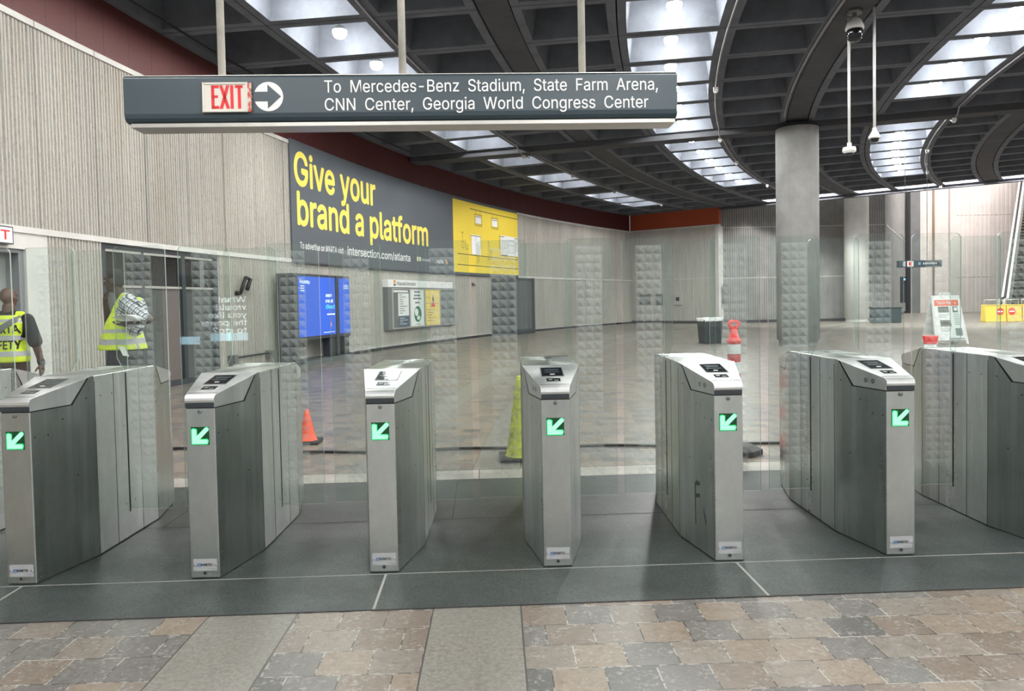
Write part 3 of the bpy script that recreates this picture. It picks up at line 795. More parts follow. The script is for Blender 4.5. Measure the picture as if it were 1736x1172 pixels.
    # glass: two swinging wings and the fixed pane over the cabinet
    for sg in (1, -1):
        s = MB(); wing(s, sg, .113, .150, .420, .165, 1.735, .765); P.append(('glass_wing', s, [MT['glass'], MT['edge']], 0))
        s = MB()
        u0, u1 = (.180, .339); n = 27; z1 = 1.690; z0 = z1 - n*.0524
        uv = [(0, 0), (3, 0), (3, n), (0, n)]
        s.face([(sg*u0 if sg > 0 else -u1, .7575, z0), (sg*u1 if sg > 0 else -u0, .7575, z0), (sg*u1 if sg > 0 else -u0, .7575, z1), (sg*u0 if sg > 0 else -u1, .7575, z1)], 0, False, uv)
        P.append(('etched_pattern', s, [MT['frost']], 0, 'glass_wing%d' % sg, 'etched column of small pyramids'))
    s = MB(); plate(s, round_rect(-.158, .158, 1.0, 1.715, .03), .795, .805); P.append(('glass_pane', s, [MT['glass'], MT['edge']], 0))
    return P
def disc(c, r, n=12, nx=Vector((0, -1, 0))):
    nx = Vector(nx); a = nx.cross(Vector((0, 0, 1))).normalized(); b = nx.cross(a); c = Vector(c)
    return [c + a*r*math.cos(2*PI*k/n) + b*r*math.sin(2*PI*k/n) for k in range(n)], [tuple(range(n))]
def ringdisc(c, r0, r1, n, nx):
    a, _ = disc(c, r0, n, nx); b, _ = disc(c, r1, n, nx)
    return a + b, [(k, (k+1) % n, n + (k+1) % n, n + k) for k in range(n)]
def lock_ring(x, z, r, n=18):
    vs = [(x + r*math.cos(2*PI*k/n), 0.001, z + r*math.sin(2*PI*k/n)) for k in range(n)] + [(x + r*math.cos(2*PI*k/n), -.007, z + r*math.sin(2*PI*k/n)) for k in range(n)] + [(x + r*.6*math.cos(2*PI*k/n), -.010, z + r*.6*math.sin(2*PI*k/n)) for k in range(n)]
    fs = []
    for i in range(2):
        for k in range(n): fs.append((i*n+k, i*n+(k+1) % n, (i+1)*n+(k+1) % n, (i+1)*n+k))
    fs.append(tuple(range(2*n, 3*n))); return vs, fs
def round_rect(u0, u1, z0, z1, r, bottom=False):
    pts = [(u0, z0), (u1, z0)]
    for cx, a0 in ((u1 - r, 0), (u0 + r, 90)):
        for k in range(7):
            a = R(a0 + 15*k); pts.append((cx + r*math.cos(a), z1 - r + r*math.sin(a)))
    return pts
def plate(mb, poly, y0, y1):
    n = len(poly); a = [(u, y0, z) for u, z in poly]; b = [(u, y1, z) for u, z in poly]
    mb.raw(a, [tuple(range(n))], 0); mb.raw(b, [tuple(range(n))[::-1]], 0)
    mb.raw(a + b, [(i, (i+1) % n, n + (i+1) % n, n + i) for i in range(n)], 1)
def wing(mb, sg, ui, us, uo, zb, zt, v):
    r = .035; pts = [(us, zb), (uo, zb)]
    for k in range(7): a = R(15*k); pts.append((uo - r + r*math.cos(a), zt - r + r*math.sin(a)))
    for k in range(7): a = R(90 + 15*k); pts.append((ui + r + r*math.cos(a), zt - r + r*math.sin(a)))
    pts += [(ui, 1.075), (us, 1.002)]
    plate(mb, [(sg*u, z) for u, z in pts], v - .006, v + .006)
m, n, out = nt('led_green'); b = bsdf(n, out, (.05,.3,.15), .4)
v_ = N(n, 'ShaderNodeTexCoord'); sx = N(n, 'ShaderNodeSeparateXYZ'); L(n, v_.outputs['Object'], sx.inputs[0])
px_ = math_(n, 'ABSOLUTE', math_(n, 'SUBTRACT', math_(n, 'FRACT', math_(n, 'MULTIPLY', sx.outputs[0], 260)), .5)); pz_ = math_(n, 'ABSOLUTE', math_(n, 'SUBTRACT', math_(n, 'FRACT', math_(n, 'MULTIPLY', sx.outputs[2], 260)), .5))
dot = math_(n, 'LESS_THAN', math_(n, 'MAXIMUM', px_, pz_), .43)
b.inputs['Emission Color'].default_value = (.42, 1, .62, 1)
L(n, math_(n, 'ADD', .55, math_(n, 'MULTIPLY', dot, .75)), b.inputs['Emission Strength']); MT['led'] = m
MT['led_halo'] = emit('led_bleed_rim', (.02, .75, .22), .75)  # light bleed round the arrow, drawn as a glowing outline
m, n, out = nt('led_bleed_back'); b = bsdf(n, out, (.006,.02,.01), .25)
b.inputs['Emission Color'].default_value = (0, .35, .08, 1); b.inputs['Emission Strength'].default_value = .12; MT['led_bg'] = m  # faint glow of the backing stands in for bleed from the arrow

GOFF = {1: -.0011, 2: .0052, 3: .0046, 4: -.0051, 5: -.0104, 6: -.002, 7: .0087}
GLAB = {0: 'stainless fare gate cut off by the left photo edge, near the bald person',
        1: 'leftmost stainless fare gate with its arrow in view, in front of the person in plaid',
        2: 'stainless fare gate with the small orange cone behind its right side',
        3: 'stainless fare gate between the small orange cone and the yellow cone',
        4: 'stainless fare gate seen head-on in the middle, yellow cone behind its left side',
        5: 'stainless fare gate with F-shaped dark scuff, red and white post behind it',
        6: 'stainless fare gate below the big round column, rightmost one showing its arrow',
        7: 'stainless fare gate cut off by the right edge of the photo'}
PARTS = gate_parts()
gate0 = []
def gate(gi):
    p = row(.8951*(gi - 4), 0) + Vector((GOFF.get(gi, 0), 0, 0)); p.z = .003
    t = thing('fare_gate', GLAB[gi], 'fare gate', p, .0029, 'row of fare gates')
    made = {}
    if not gate0:
        nw = 0
        for e in PARTS:
            nm, mb, mats, bv = e[:4]; par = t
            if len(e) > 4: par = made[e[4]]
            o = mb.build(nm, mats, par, bevel=bv)
            if len(e) > 5: o['label'] = e[5]
            key = nm
            if nm == 'glass_wing': key = 'glass_wing%d' % (1 if nw == 0 else -1); nw += 1
            made[key] = o
            gate0.append((key, o, e[4] if len(e) > 4 else None))
    else:
        for key, src, pk in gate0:
            o = src.copy(); COL.objects.link(o); o.parent = made[pk] if pk else t; made[key] = o
    if gi == 5:                                   # dark scuff on the left flank
        q = MB()
        def sc(pts): q.face([(-(hw(v) + .0012), v, z) for v, z in pts])
        sc([(.215, .13), (.226, .13), (.230, .36), (.214, .36)]); sc([(.165, .355), (.215, .345), (.215, .375), (.165, .37)]); sc([(.165, .29), (.214, .28), (.214, .30), (.17, .31)])
        sc([(.10, .15), (.125, .21), (.13, .26), (.115, .22), (.095, .18)])
        o = q.build('scuff_mark', MT['black'], t); m_, n_, out_ = nt('scuff'); b_ = bsdf(n_, out_, (.03,.035,.035), .6)
        t_ = N(n_, 'ShaderNodeBsdfTransparent'); x_ = N(n_, 'ShaderNodeMixShader'); x_.inputs[0].default_value = .55
        L(n_, t_.outputs[0], x_.inputs[1]); L(n_, b_.outputs[0], x_.inputs[2]); L(n_, x_.outputs[0], out_.inputs[0]); o.data.materials[0] = m_
    return t
for gi in range(0, 8): gate(gi)

# ================================================================== OVERHEAD SIGN
sg = thing('overhead_sign', 'long slate grey exit sign hung on three pale poles above the gates', 'sign', row(-.877, 1.5, 0), ROW)
Lh = 1.916
def sy(a): return a     # local x along the sign, local y away from the viewer
prof = [(.0, 2.940), (.0, 2.700), (.008, 2.672), (.028, 2.652), (.055, 2.645), (.25, 2.645), (.25, 2.957), (.02, 2.957), (.006, 2.952)]
q = MB(); q.ext(prof, lambda p: (-Lh, p[0], p[1]), lambda p: (Lh, p[0], p[1])); q.build('sign_body', MT['signgrey'], sg, bevel=.006)
q = MB(); q.box((-Lh + .03, .035, 2.615), (Lh - .01, .23, 2.6445)); q.build('bottom_trim', MT['aluminium'], sg, bevel=.003)
q = MB(); q.box((-Lh + .005, .006, 2.9575), (Lh - .005, .245, 2.963)); q.build('top_trim', MT['aluminium'], sg)
for s0 in (-2.153, -.894, .381):
    x = s0 + .877
    q = MB(); q.tube([(x, .10, 2.963), (x, .10, ZC + .01)], .026, 20); po = q.build('hanging_pole', MT['pole'], sg)
    q = MB(); q.tube([(x, .10, 2.963), (x, .10, 2.976)], .04, 20); q.tube([(x, .10, ZC - .03), (x, .10, ZC - .001)], .06, 20); q.build('pole_flange', MT['pole'], po)
e0, e1 = -2.250 + .877, -1.924 + .877
q = MB(); q.box((e0 - .012, -.004, 2.694), (e1 + .012, .01, 2.912), 0); 
o = q.build('exit_recess', MT['darkmetal'], sg)
q = MB()
q.box((e0, -.020, 2.704), (e1 - .022, .0, 2.904), 0)
for bx in ((e0, 2.704, e1 - .022, 2.716), (e0, 2.892, e1 - .022, 2.904), (e0, 2.704, e0 + .012, 2.904), (e1 - .034, 2.704, e1 - .022, 2.904)): q.box((bx[0], -.026, bx[1]), (bx[2], -.0195, bx[3]), 0)
ex = q.build('exit_panel', MT['cream'], sg, bevel=.0015)
q = MB()
xl = -2.190 + .877; xr = -1.983 + .877; hz0, hz1 = 2.726, 2.885
def bar(x0, x1, z0, z1): q.box((x0, -.0225, z0), (x1, -.0195, z1))
wd = (xr - xl); H = hz1 - hz0
bar(xl, xl + .020, hz0, hz1); bar(xl, xl + .051, hz1 - .019, hz1); bar(xl, xl + .051, hz0, hz0 + .019); bar(xl, xl + .044, hz0 + H*.46, hz0 + H*.46 + .018)
xx = xl + .065; ww = .048
for a, b_ in (((xx, hz0), (xx + ww, hz1)), ((xx + ww, hz0), (xx, hz1))):
    dx = .011; q.raw([(a[0]-dx, -.0225, a[1]), (a[0]+dx, -.0225, a[1]), (b_[0]+dx, -.0225, b_[1]), (b_[0]-dx, -.0225, b_[1])], [(0, 1, 2, 3)])
bar(xl + .129, xl + .149, hz0, hz1); bar(xl + .179, xl + .199, hz0, hz1); bar(xl + .161, xl + .2135, hz1 - .019, hz1)
q.build('lettering', MT['red'], ex)
q = MB()
rr = random.Random(3); edge = [(e1 - .022 + .003*rr.random() + (.022 if k % 1 == 0 else 0)*1.0 + rr.uniform(-.004, .002), 2.706 + .196*k/16) for k in range(17)]
q.ext([(e1 - .022, 2.706)] + edge + [(e1 - .022, 2.902)], lambda p: (p[0], -.018, p[1]), lambda p: (p[0], -.002, p[1]))
m, n, out = nt('worn_edge'); b = bsdf(n, out, (.7,.6,.52), .7); L(n, ramp(n, noise(n, objvec(n, (60, 60, 30)), 1, 4), [(.42, (.72,.66,.58)), (.55, (.60,.10,.07))]), b.inputs['Base Color'])
part_label(q.build('worn_edge', m, ex), 'ragged peeling edge of the exit panel')
q = MB(); cx0, cz0, rc = -1.808 + .877, 2.811, .100
q.raw(*disc((cx0, -.0025, cz0), rc, 48)); q.build('arrow_roundel', MT['whitepaint'], sg)
q = MB()
q.face([(cx0 - .0985, -.004, cz0 + .033), (cx0 - .0985, -.004, cz0 - .033), (cx0 - .006, -.004, cz0 - .033), (cx0 - .006, -.004, cz0 - .083), (cx0 + .086, -.004, cz0), (cx0 - .006, -.004, cz0 + .083), (cx0 - .006, -.004, cz0 + .033)])
q.build('arrow', MT['signgrey'], sg)
q = MB(); tx = -1.425 + .877
q.text('To  Mercedes-Benz  Stadium,  State  Farm  Arena,', .114, lambda x, y: (tx + x, -.003, 2.835 + y), 0, width=.899 + 1.425, bold=.006)
q.text('CNN  Center,  Georgia  World  Congress  Center', .114, lambda x, y: (tx + x, -.003, 2.712 + y), 0, width=.830 + 1.425, bold=.006)
q.build('lettering', MT['whitepaint'], sg)
# ================================================================== THINGS ON THE CURVED WALL
def onwall(off):          # (arc degrees, height) to a point off the wall face
    return lambda th, z: pol(RW - off, th, z)
def wtext(mb, s, size, th, z, off, width_deg, mat=0, bold=0.0, spacing=1.0):
    wdt = math.radians(width_deg)*RW
    mb.text(s, size, lambda x, y: pol(RW - off, th + math.degrees(x/RW), z + y), mat, 'LEFT', bold, wdt, spacing)
def wrect(mb, t0, t1, z0, z1, off, mat=0, thick=.004):
    arcband(mb, RW - off, RW - off + thick, t0, t1, z0, z1, mat, 1.0)
def wline(mb, pts, off, wd, mat=0):
    for (t0, z0), (t1, z1) in zip(pts[:-1], pts[1:]):
        n = max(1, int(abs(t1 - t0)/.6))
        for k in range(n):
            a = t0 + (t1-t0)*k/n; b = t0 + (t1-t0)*(k+1)/n; za = z0 + (z1-z0)*k/n; zb = z0 + (z1-z0)*(k+1)/n
            if abs(z1 - z0) > abs(t1 - t0)*1.07:
                d = math.degrees(wd/2/RW); mb.face([pol(RW-off, a-d, za), pol(RW-off, a+d, za), pol(RW-off, b+d, zb), pol(RW-off, b-d, zb)], mat)
            else: mb.face([pol(RW-off, a, za - wd/2), pol(RW-off, b, zb - wd/2), pol(RW-off, b, zb + wd/2), pol(RW-off, a, za + wd/2)], mat)
def local(o, t): o.location = -Matrix.Rotation(-t.rotation_euler.z, 3, 'Z') @ t.location if False else -t.location; return o

# ---- billboard
T = thing('billboard', 'long grey and yellow advertising banner high on the curved ribbed wall', 'billboard', pol(RW, 19.8, 2.36))
q = MB(); arcband(q, RW - .075, RW - .005, 12.42, 27.12, 2.36, 5.225)
local(q.build('banner', plain('banner_grey', (.10,.115,.13), .5, 0, .4, .05, .5), T), T)
q = MB(); arcband(q, RW - .085, RW - .074, 12.42, 27.12, 2.36, 2.40); local(q.build('bottom_rail', MT['darkmetal'], T), T)
q = MB(); arcband(q, RW - .082, RW - .0745, 21.83, 27.12, 2.48, 5.115)
Y = local(q.build('yellow_panel', plain('banner_yellow', (.86,.66,.075), .5, 0, .35, .03, .5), T), T)
q = MB()
wtext(q, 'Give your', 1.03, 12.60, 4.215, .078, 4.06, 0, .028)
wtext(q, 'brand a platform', 1.03, 12.69, 3.285, .078, 7.28, 0, .028)
part_label(local(q.build('headline', plain('banner_letter_yellow', (.90,.74,.13), .5), T), T), 'big yellow headline letters')
q = MB()
wtext(q, 'To advertise on MARTA visit', .205, 12.75, 2.715, .078, 2.08, 0, .012)
wtext(q, 'intersection.com/atlanta', .30, 15.05, 2.70, .078, 3.70, 0, .014)
wrect(q, 19.20, 19.27, 2.74, 2.88, .079); wrect(q, 19.30, 19.37, 2.74, 2.88, .079, 1); wrect(q, 19.40, 19.45, 2.74, 2.88, .079)
wtext(q, 'Intersection', .12, 19.50, 2.76, .078, .60)
wtext(q, 'marta', .20, 20.57, 2.735, .078, .46, 0, .02)
for k, mt in enumerate((2, 3, 1)):
    a = 21.10 + .06*k; q.face([pol(RW-.079, a, 2.90), pol(RW-.079, a+.06, 2.90), pol(RW-.079, a+.16, 2.735), pol(RW-.079, a+.10, 2.735)], mt)
local(q.build('lettering', [MT['whitepaint'], plain('logo_yellow', (.85,.62,.05), .5), plain('logo_blue', (.05,.2,.5), .5), plain('logo_orange', (.8,.2,.05), .5)], T), T)
# line drawing of a train interior on the yellow panel
q = MB(); O = .086
wline(q, [(23.15, 4.89), (27.1, 4.87)], O, .03)
for a in (23.52, 24.86):
    wline(q, [(a + .10, 4.88), (a + .10, 4.72)], O, .015); wline(q, [(a + .43, 4.88), (a + .43, 4.72)], O, .015)
    wline(q, [(a, 4.30), (a, 4.72), (a + .56, 4.72), (a + .56, 4.30), (a, 4.30)], O, .022)
    wline(q, [(a + .05, 4.64), (a + .5, 4.64)], O + .004, .025); wline(q, [(a + .03, 4.36), (a + .53, 4.36)], O + .004, .018)
wline(q, [(23.18, 3.885), (23.97, 3.885), (23.97, 3.42)], O, .025); wline(q, [(23.18, 3.885), (23.22, 3.16), (23.62, 3.16)], O, .018)
wline(q, [(23.55, 3.87), (23.55, 3.18)], O + .004, .015); wline(q, [(23.70, 3.6), (23.70, 2.85)], O, .02); wline(q, [(23.80, 3.55), (23.80, 2.9)], O, .02)
wline(q, [(22.45, 3.62), (22.60, 3.62), (22.60, 3.38), (22.45, 3.38), (22.45, 3.62)], O, .018); wline(q, [(22.52, 3.62), (22.52, 3.95)], O, .018); wline(q, [(22.46, 3.95), (22.58, 3.95)], O, .03); wline(q, [(22.72, 3.7), (22.72, 3.3)], O, .018); wline(q, [(22.82, 3.55), (22.82, 3.35), (22.94, 3.35), (22.94, 3.55)], O, .018)
wline(q, [(24.55, 3.0), (24.55, 3.75), (24.60, 3.75), (24.72, 3.4), (24.66, 3.0)], O, .02); wline(q, [(24.74, 3.4), (24.8, 3.4), (24.84, 3.05)], O, .018)
wline(q, [(25.50, 4.0), (25.50, 3.5), (25.58, 3.5), (25.58, 4.02)], O, .018); wline(q, [(25.50, 4.03), (27.1, 4.03)], O, .03)
for a, b, z0, z1 in ((25.78, 25.92, 3.56, 3.86), (25.98, 26.12, 3.56, 3.86), (26.3, 26.78, 3.42, 3.90), (26.92, 27.02, 3.5, 3.85)):
    wline(q, [(a, z0), (a, z1), (b, z1), (b, z0), (a, z0)], O + .004, .016)
wline(q, [(25.72, 3.95), (25.72, 3.28), (26.18, 3.28), (26.18, 3.95)], O + .004, .018); wline(q, [(26.88, 3.95), (26.88, 3.28)], O + .004, .018); wline(q, [(26.3, 3.72), (26.78, 3.70)], O + .004, .014)
wline(q, [(22.1, 3.15), (27.1, 3.14)], O, .03); wline(q, [(22.09, 2.755), (27.1, 2.75)], O, .03); wline(q, [(25.55, 3.26), (27.1, 3.24)], O + .004, .02)
for k in range(36): wline(q, [(22.3 + .135*k, 2.83), (22.3 + .135*k, 3.09)], O, .009)
dl = local(q.build('line_drawing', plain('ink_brown', (.10,.085,.03), .6), Y), Y); dl.location = (0, 0, 0)
for a, b_, z0, z1 in ((23.58, 24.02, 4.38, 4.68), (24.92, 25.36, 4.38, 4.68), (23.22, 23.95, 3.18, 3.93), (25.62, 27.11, 3.27, 4.08)):
    q = MB(); wrect(q, a, b_, z0, z1, .084); o = q.build('white_window', MT['whitepaint'], Y); o.location = (0, 0, 0)

# ---- map board
T = thing('map_board', 'wall case of maps and posters under the yellow billboard', 'notice board', pol(RW, 19.3, .57))
q = MB(); arcband(q, RW - .20, RW - .01, 17.06, 21.66, .575, 1.86); local(q.build('case', MT['greymetal'], T, bevel=.01), T)
q = MB(); arcband(q, RW - .205, RW - .02, 17.06, 21.46, 1.865, 2.09); hb = local(q.build('header', MT['white'], T), T)
q = MB(); O = .212
wtext(q, 'Maps and Information', .155, 17.62, 1.925, O, 1.20)
wrect(q, 17.40, 17.52, 2.02, 2.07, O, 1); wrect(q, 17.40, 17.52, 1.965, 2.015, O, 2); wrect(q, 17.40, 17.52, 1.905, 1.96, O, 3)
o = q.build('lettering', [plain('ink_grey', (.13,.13,.13), .6), plain('icon_orange', (.75,.16,.02), .5), plain('icon_yellow', (.8,.5,.03), .5), plain('icon_blue', (.03,.10,.16), .5)], hb); o.location = (0, 0, 0)
wh = plain('poster_white', (.70,.72,.71), .5, 0, .4, .03)
ink = plain('poster_ink', (.10,.11,.12), .6)
def poster(name, t0, t1, mat, label):
    q = MB(); wrect(q, t0, t1, .64, 1.80, .204); return part_label(local(q.build(name, mat, T), T), label)
p1 = poster('poster', 17.36, 18.38, plain('poster_map_tan', (.14,.145,.14), .5, 0, .4, .5, 3), 'map poster with a pale text panel')
q = MB(); wrect(q, 17.66, 18.34, .99, 1.68, .207, 0); wrect(q, 17.68, 18.36, .66, .97, .207, 1); wrect(q, 17.38, 18.30, 1.71, 1.775, .207, 0)
for k in range(9): wrect(q, 17.74, 17.74 + (.18, .42, .22, .26, .24, .5, .3, .36, .2)[k], 1.625 - .07*k, 1.645 - .07*k, .2085, 2)
for k in range(4): wrect(q, 17.75, 17.75 + (.3, .5, .2, .45)[k], .91 - .06*k, .925 - .06*k, .2085, 0)
o = q.build('poster_print', [wh, plain('poster_blue', (.06,.10,.14), .5), ink], p1); o.location = (0, 0, 0)
p2 = poster('poster', 18.47, 19.36, wh, 'white poster with a green round emblem')
q = MB()
for k, wd in enumerate((.40, .42, .52, .30)): 
    z = (1.70, 1.59, 1.49, 1.36)[k]; 
    for j in range(6): wrect(q, 18.92 - wd/2 + wd*j/6, 18.92 - wd/2 + wd*j/6 + wd/8, z, z + .055, .208, 0)
n_ = 36; q.raw([pol(RW - .2085, 18.93 + math.degrees(.26/RW)*math.cos(2*PI*k/n_), 1.02 + .255*math.sin(2*PI*k/n_)) for k in range(n_)], [tuple(range(n_))], 1)
q.raw([pol(RW - .2095, 18.84 + math.degrees(.13/RW)*math.cos(2*PI*k/n_), 1.08 + .12*math.sin(2*PI*k/n_)) for k in range(n_)], [tuple(range(n_))], 2)
q.raw([pol(RW - .2095, 18.98 + math.degrees(.12/RW)*math.cos(2*PI*k/n_), .90 + .07*math.sin(2*PI*k/n_)) for k in range(n_)], [tuple(range(n_))], 2)
wrect(q, 18.78, 19.08, .695, .71, .208, 0)
o = q.build('poster_print', [ink, plain('emblem_green', (.02,.17,.09), .5), wh], p2); o.location = (0, 0, 0)
p3 = poster('poster', 19.47, 20.47, plain('poster_yellow', (.74,.58,.15), .5, 0, .4, .05), 'yellow poster with a red figure')
q = MB(); wline(q, [(19.78, 1.78), (19.78, .66)], .2085, .012); wline(q, [(19.5, 1.55), (19.78, 1.55)], .2085, .012); wline(q, [(19.5, 1.36), (20.4, 1.35)], .2085, .012)
for k in range(5): wrect(q, 19.55 + .05*(k % 2), 20.1 - .1*(k % 3), 1.14 - .09*k, 1.155 - .09*k, .2085)
q.face([pol(RW-.209, 19.84, 1.24), pol(RW-.209, 20.16, 1.24), pol(RW-.209, 20.08, 1.40), pol(RW-.209, 19.94, 1.42)], 1)
q.face([pol(RW-.209, 19.94, 1.42), pol(RW-.209, 20.06, 1.42), pol(RW-.209, 20.04, 1.56), pol(RW-.209, 19.95, 1.56)], 2); wrect(q, 19.97, 20.02, 1.57, 1.63, .209, 3)
o = q.build('poster_print', [ink, plain('figure_red', (.6,.03,.04), .5), plain('figure_blue', (.05,.10,.2), .5), plain('figure_skin', (.3,.15,.09), .6)], p3); o.location = (0, 0, 0)
p4 = poster('poster', 20.56, 21.6, plain('poster_grey', (.15,.17,.17), .4, 0, .4, .3, 4), 'dull grey poster behind glass')
q = MB()
for t in (17.32, 18.42, 19.415, 20.515, 21.62): wrect(q, t - .035, t + .035, .62, 1.83, .212, 0, .02)
wrect(q, 17.3, 21.65, .60, .635, .212, 0, .02); wrect(q, 17.3, 21.65, 1.80, 1.835, .212, 0, .02)
local(q.build('frame', MT['aluminium'], T), T)

# ---- digital display kiosk in front of the wall
T = thing('digital_display', 'wide floor-standing screen showing a blue advert in front of ribbed wall', 'display screen', pol(61.3, 12.7))
blue = emit('screen_blue', (.035, .12, .62), 1.05, .2)
RD = 61.25
def darc(mb, r0, r1, a, b, z0, z1, mat=0): arcband(mb, r0, r1, a, b, z0, z1, mat, 1.0)
q = MB(); darc(q, RD + .0, RD + .42, 11.55, 11.70, 0, 2.08); part_label(local(q.build('side_pillar', MT['darkmetal'], T, bevel=.01), T), 'tall dark side pillar')
q = MB(); darc(q, RD, RD + .30, 11.70, 14.18, .58, 2.08); hs = local(q.build('housing', MT['darkmetal'], T, bevel=.01), T)
q = MB(); darc(q, RD - .012, RD + .002, 11.74, 13.42, .66, 2.02); darc(q, RD - .012, RD + .002, 13.58, 14.15, .66, 2.02)
sc = local(q.build('screen', blue, T), T)
q = MB(); darc(q, RD - .03, RD + .02, 13.43, 13.57, .10, 2.06); local(q.build('mullion', MT['darkmetal'], T), T)
q = MB(); darc(q, RD + .02, RD + .2, 13.15, 13.57, .12, .6); local(q.build('leg', MT['darkmetal'], T), T)
q = MB(); darc(q, RD + .02, RD + .2, 13.90, 14.13, .12, .6); local(q.build('leg', MT['darkmetal'], T), T)
q = MB(); darc(q, RD - .1, RD + .42, 11.72, 13.5, 0, .12); darc(q, RD - .04, RD + .42, 13.54, 14.2, 0, .12); local(q.build('plinth', plain('plinth_grey', (.09,.11,.11), .5), T), T)
def dtext(mb, s, size, th, z, wd, mat=0, bold=0.0, off=.016):
    mb.text(s, size, lambda x, y: pol(RD - off, th + math.degrees(x/RD), z + y), mat, 'LEFT', bold, math.radians(wd)*RD)
q = MB()
dtext(q, 'Foundayo', .115, 11.80, 1.86, .50, 0, .01)
for k in range(3): darc(q, RD - .015, RD - .013, 11.82, 11.82 + (.3, .2, .42)[k], 1.80 - .055*k, 1.815 - .055*k)
dtext(q, 'Learn', .12, 12.88, 1.56, .36, 0, .01); dtext(q, 'more at', .12, 12.80, 1.425, .50, 0, .01)
dtext(q, 'LillyDirect', .13, 12.70, 1.28, .68, 1, .01)
darc(q, RD - .015, RD - .013, 12.45, 13.38, 1.13, 1.16); darc(q, RD - .015, RD - .013, 12.2, 13.35, .715, .725)
dtext(q, 'Lilly', .10, 13.86, 1.80, .20, 0, .0); darc(q, RD - .015, RD - .013, 13.84, 14.08, 1.765, 1.775)
for k in range(14):
    a0, a1 = 2*PI*k/14, 2*PI*(k+1)/14
    for ro, ri in ((.105, .095),):
        f_ = lambda a, r_: pol(RD - .0155, 12.12 + math.degrees(r_*math.cos(a)*1.1/RD), 1.865 + r_*math.sin(a))
        q.face([f_(a0, ro), f_(a1, ro), f_(a1, ri), f_(a0, ri)])
o = q.build('lettering', [emit('screen_white', (.75,.88,1), 1.5), emit('screen_cyan', (.10,.75,.95), 1.2)], sc); o.location = (0, 0, 0)
n_ = 24; q = MB(); q.raw([pol(RD - .0155, 13.10 + math.degrees(.115*math.cos(2*PI*k/n_)/RD), .90 + .085*math.sin(2*PI*k/n_)) for k in range(n_)], [tuple(range(n_))])
o = q.build('pink_disc', emit('screen_pink', (.9,.42,.38), .9), sc); o.location = (0, 0, 0)

# ---- dark cabinet further along the wall
T = thing('steel_cabinet', 'tall dark metal cabinet against the wall below the billboard end', 'cabinet', pol(61.3, 26.4))
q = MB(); arcband(q, 61.12, RW - .03, 24.85, 27.25, 0, 2.30, 0, 2.4); local(q.build('body', plain('cabinet_grey', (.10,.115,.12), .35, .2), T, bevel=.01), T)
q = MB(); arcband(q, 61.08, 61.13, 24.85, 25.35, 0.0, 2.33, 0, 2.4); arcband(q, 61.08, RW - .04, 27.15, 27.32, 0, 2.34, 0, 2.4); arcband(q, 61.09, 61.13, 24.85, 27.2, 0, .22, 0, 2.4); arcband(q, 61.09, 61.13, 24.85, 27.2, 2.24, 2.33, 0, 2.4)
local(q.build('frame', MT['darkmetal'], T), T)
q = MB()
for t in (25.75, 26.1, 26.5, 26.85): arcband(q, 61.10, 61.125, t, t + .02, .22, 2.24, 0, 2.4)
local(q.build('panel_strip', MT['greymetal'], T), T)

# ---- small wall fittings
p = pol(RW - .04, 10.35, 1.70)
T = thing('wall_bracket', 'black angled bracket on the ribbed wall above the low handrail', 'wall bracket', p)
q = MB(); u = tangent(10.3); i_ = inward(10.3)
q.tube([u*-.12 + Vector((0,0,-.06)) , i_*.1 + u*-.12 + Vector((0,0,-.06))], .045, 10); q.build('mount', MT['black'], T)
q = MB(); a = i_*.1 - u*.12 + Vector((0,0,-.06)); q.tube([a, a + u*.22 + Vector((0,0,.32))], .035, 10); q.tube([a + u*.22 + Vector((0,0,.32)), a + u*.40 + Vector((0,0,.28))], .03, 10); q.build('arm', MT['black'], T)
q = MB(); b_ = a + u*.40 + Vector((0,0,.29)); q.tube([b_, b_ - u*.14 + Vector((0,0,-.22))], .04, 10); q.build('drop_arm', MT['black'], T)
T = thing('low_handrail', 'short dark rail low on the wall between the fare gates and the blue screen', 'rail', pol(RW, 10.9, .28))
q = MB(); q.tube([pol(RW - .14, 9.95, .36), pol(RW - .14, 10.6, .36), pol(RW - .14, 11.35, .36)], .022, 8); local(q.build('rail', MT['darkmetal'], T), T); 
for t in (9.98, 11.32):
    q = MB(); q.obox(pol(RW - .18, t - .06, .24), tangent(t)*.13, -inward(t)*.19, (0, 0, .17)); local(q.build('rail_bracket', MT['greymetal'], T), T)
T = thing('wall_spigot', 'small metal pipe stub with a rust stain on the ribbed wall', 'pipe stub', pol(RW, 23.33, 2.02))
q = MB(); q.tube([pol(RW, 23.33, 2.05), pol(RW - .12, 23.33, 2.05), pol(RW - .14, 23.33, 1.98)], .035, 10); q.tube([pol(RW - .02, 23.33, 2.05), pol(RW - .035, 23.33, 2.05)], .08, 12); local(q.build('pipe', MT['greymetal'], T), T)
q = MB(); wrect(q, 23.29, 23.36, 1.25, 1.98, .0225, 0, .001); part_label(local(q.build('rust_stain', plain('rust', (.33,.19,.10), .9), T), T), 'rust stain running down the wall')
T = thing('exit_sign', 'white exit sign over the grey door at the left edge', 'sign', pol(RW - .04, 4.62, 2.2))
q = MB(); arcband(q, RW - .10, RW - .03, 4.28, 4.965, 2.20, 2.42); local(q.build('sign_box', MT['darkmetal'], T), T)
q = MB(); arcband(q, RW - .106, RW - .099, 4.30, 4.945, 2.215, 2.405); fc = local(q.build('sign_face', MT['white'], T), T)
q = MB(); wtext(q, 'EXIT', .155, 4.36, 2.255, .109, .54, 0, .02); o = q.build('lettering', MT['red'], fc); o.location = (0, 0, 0)

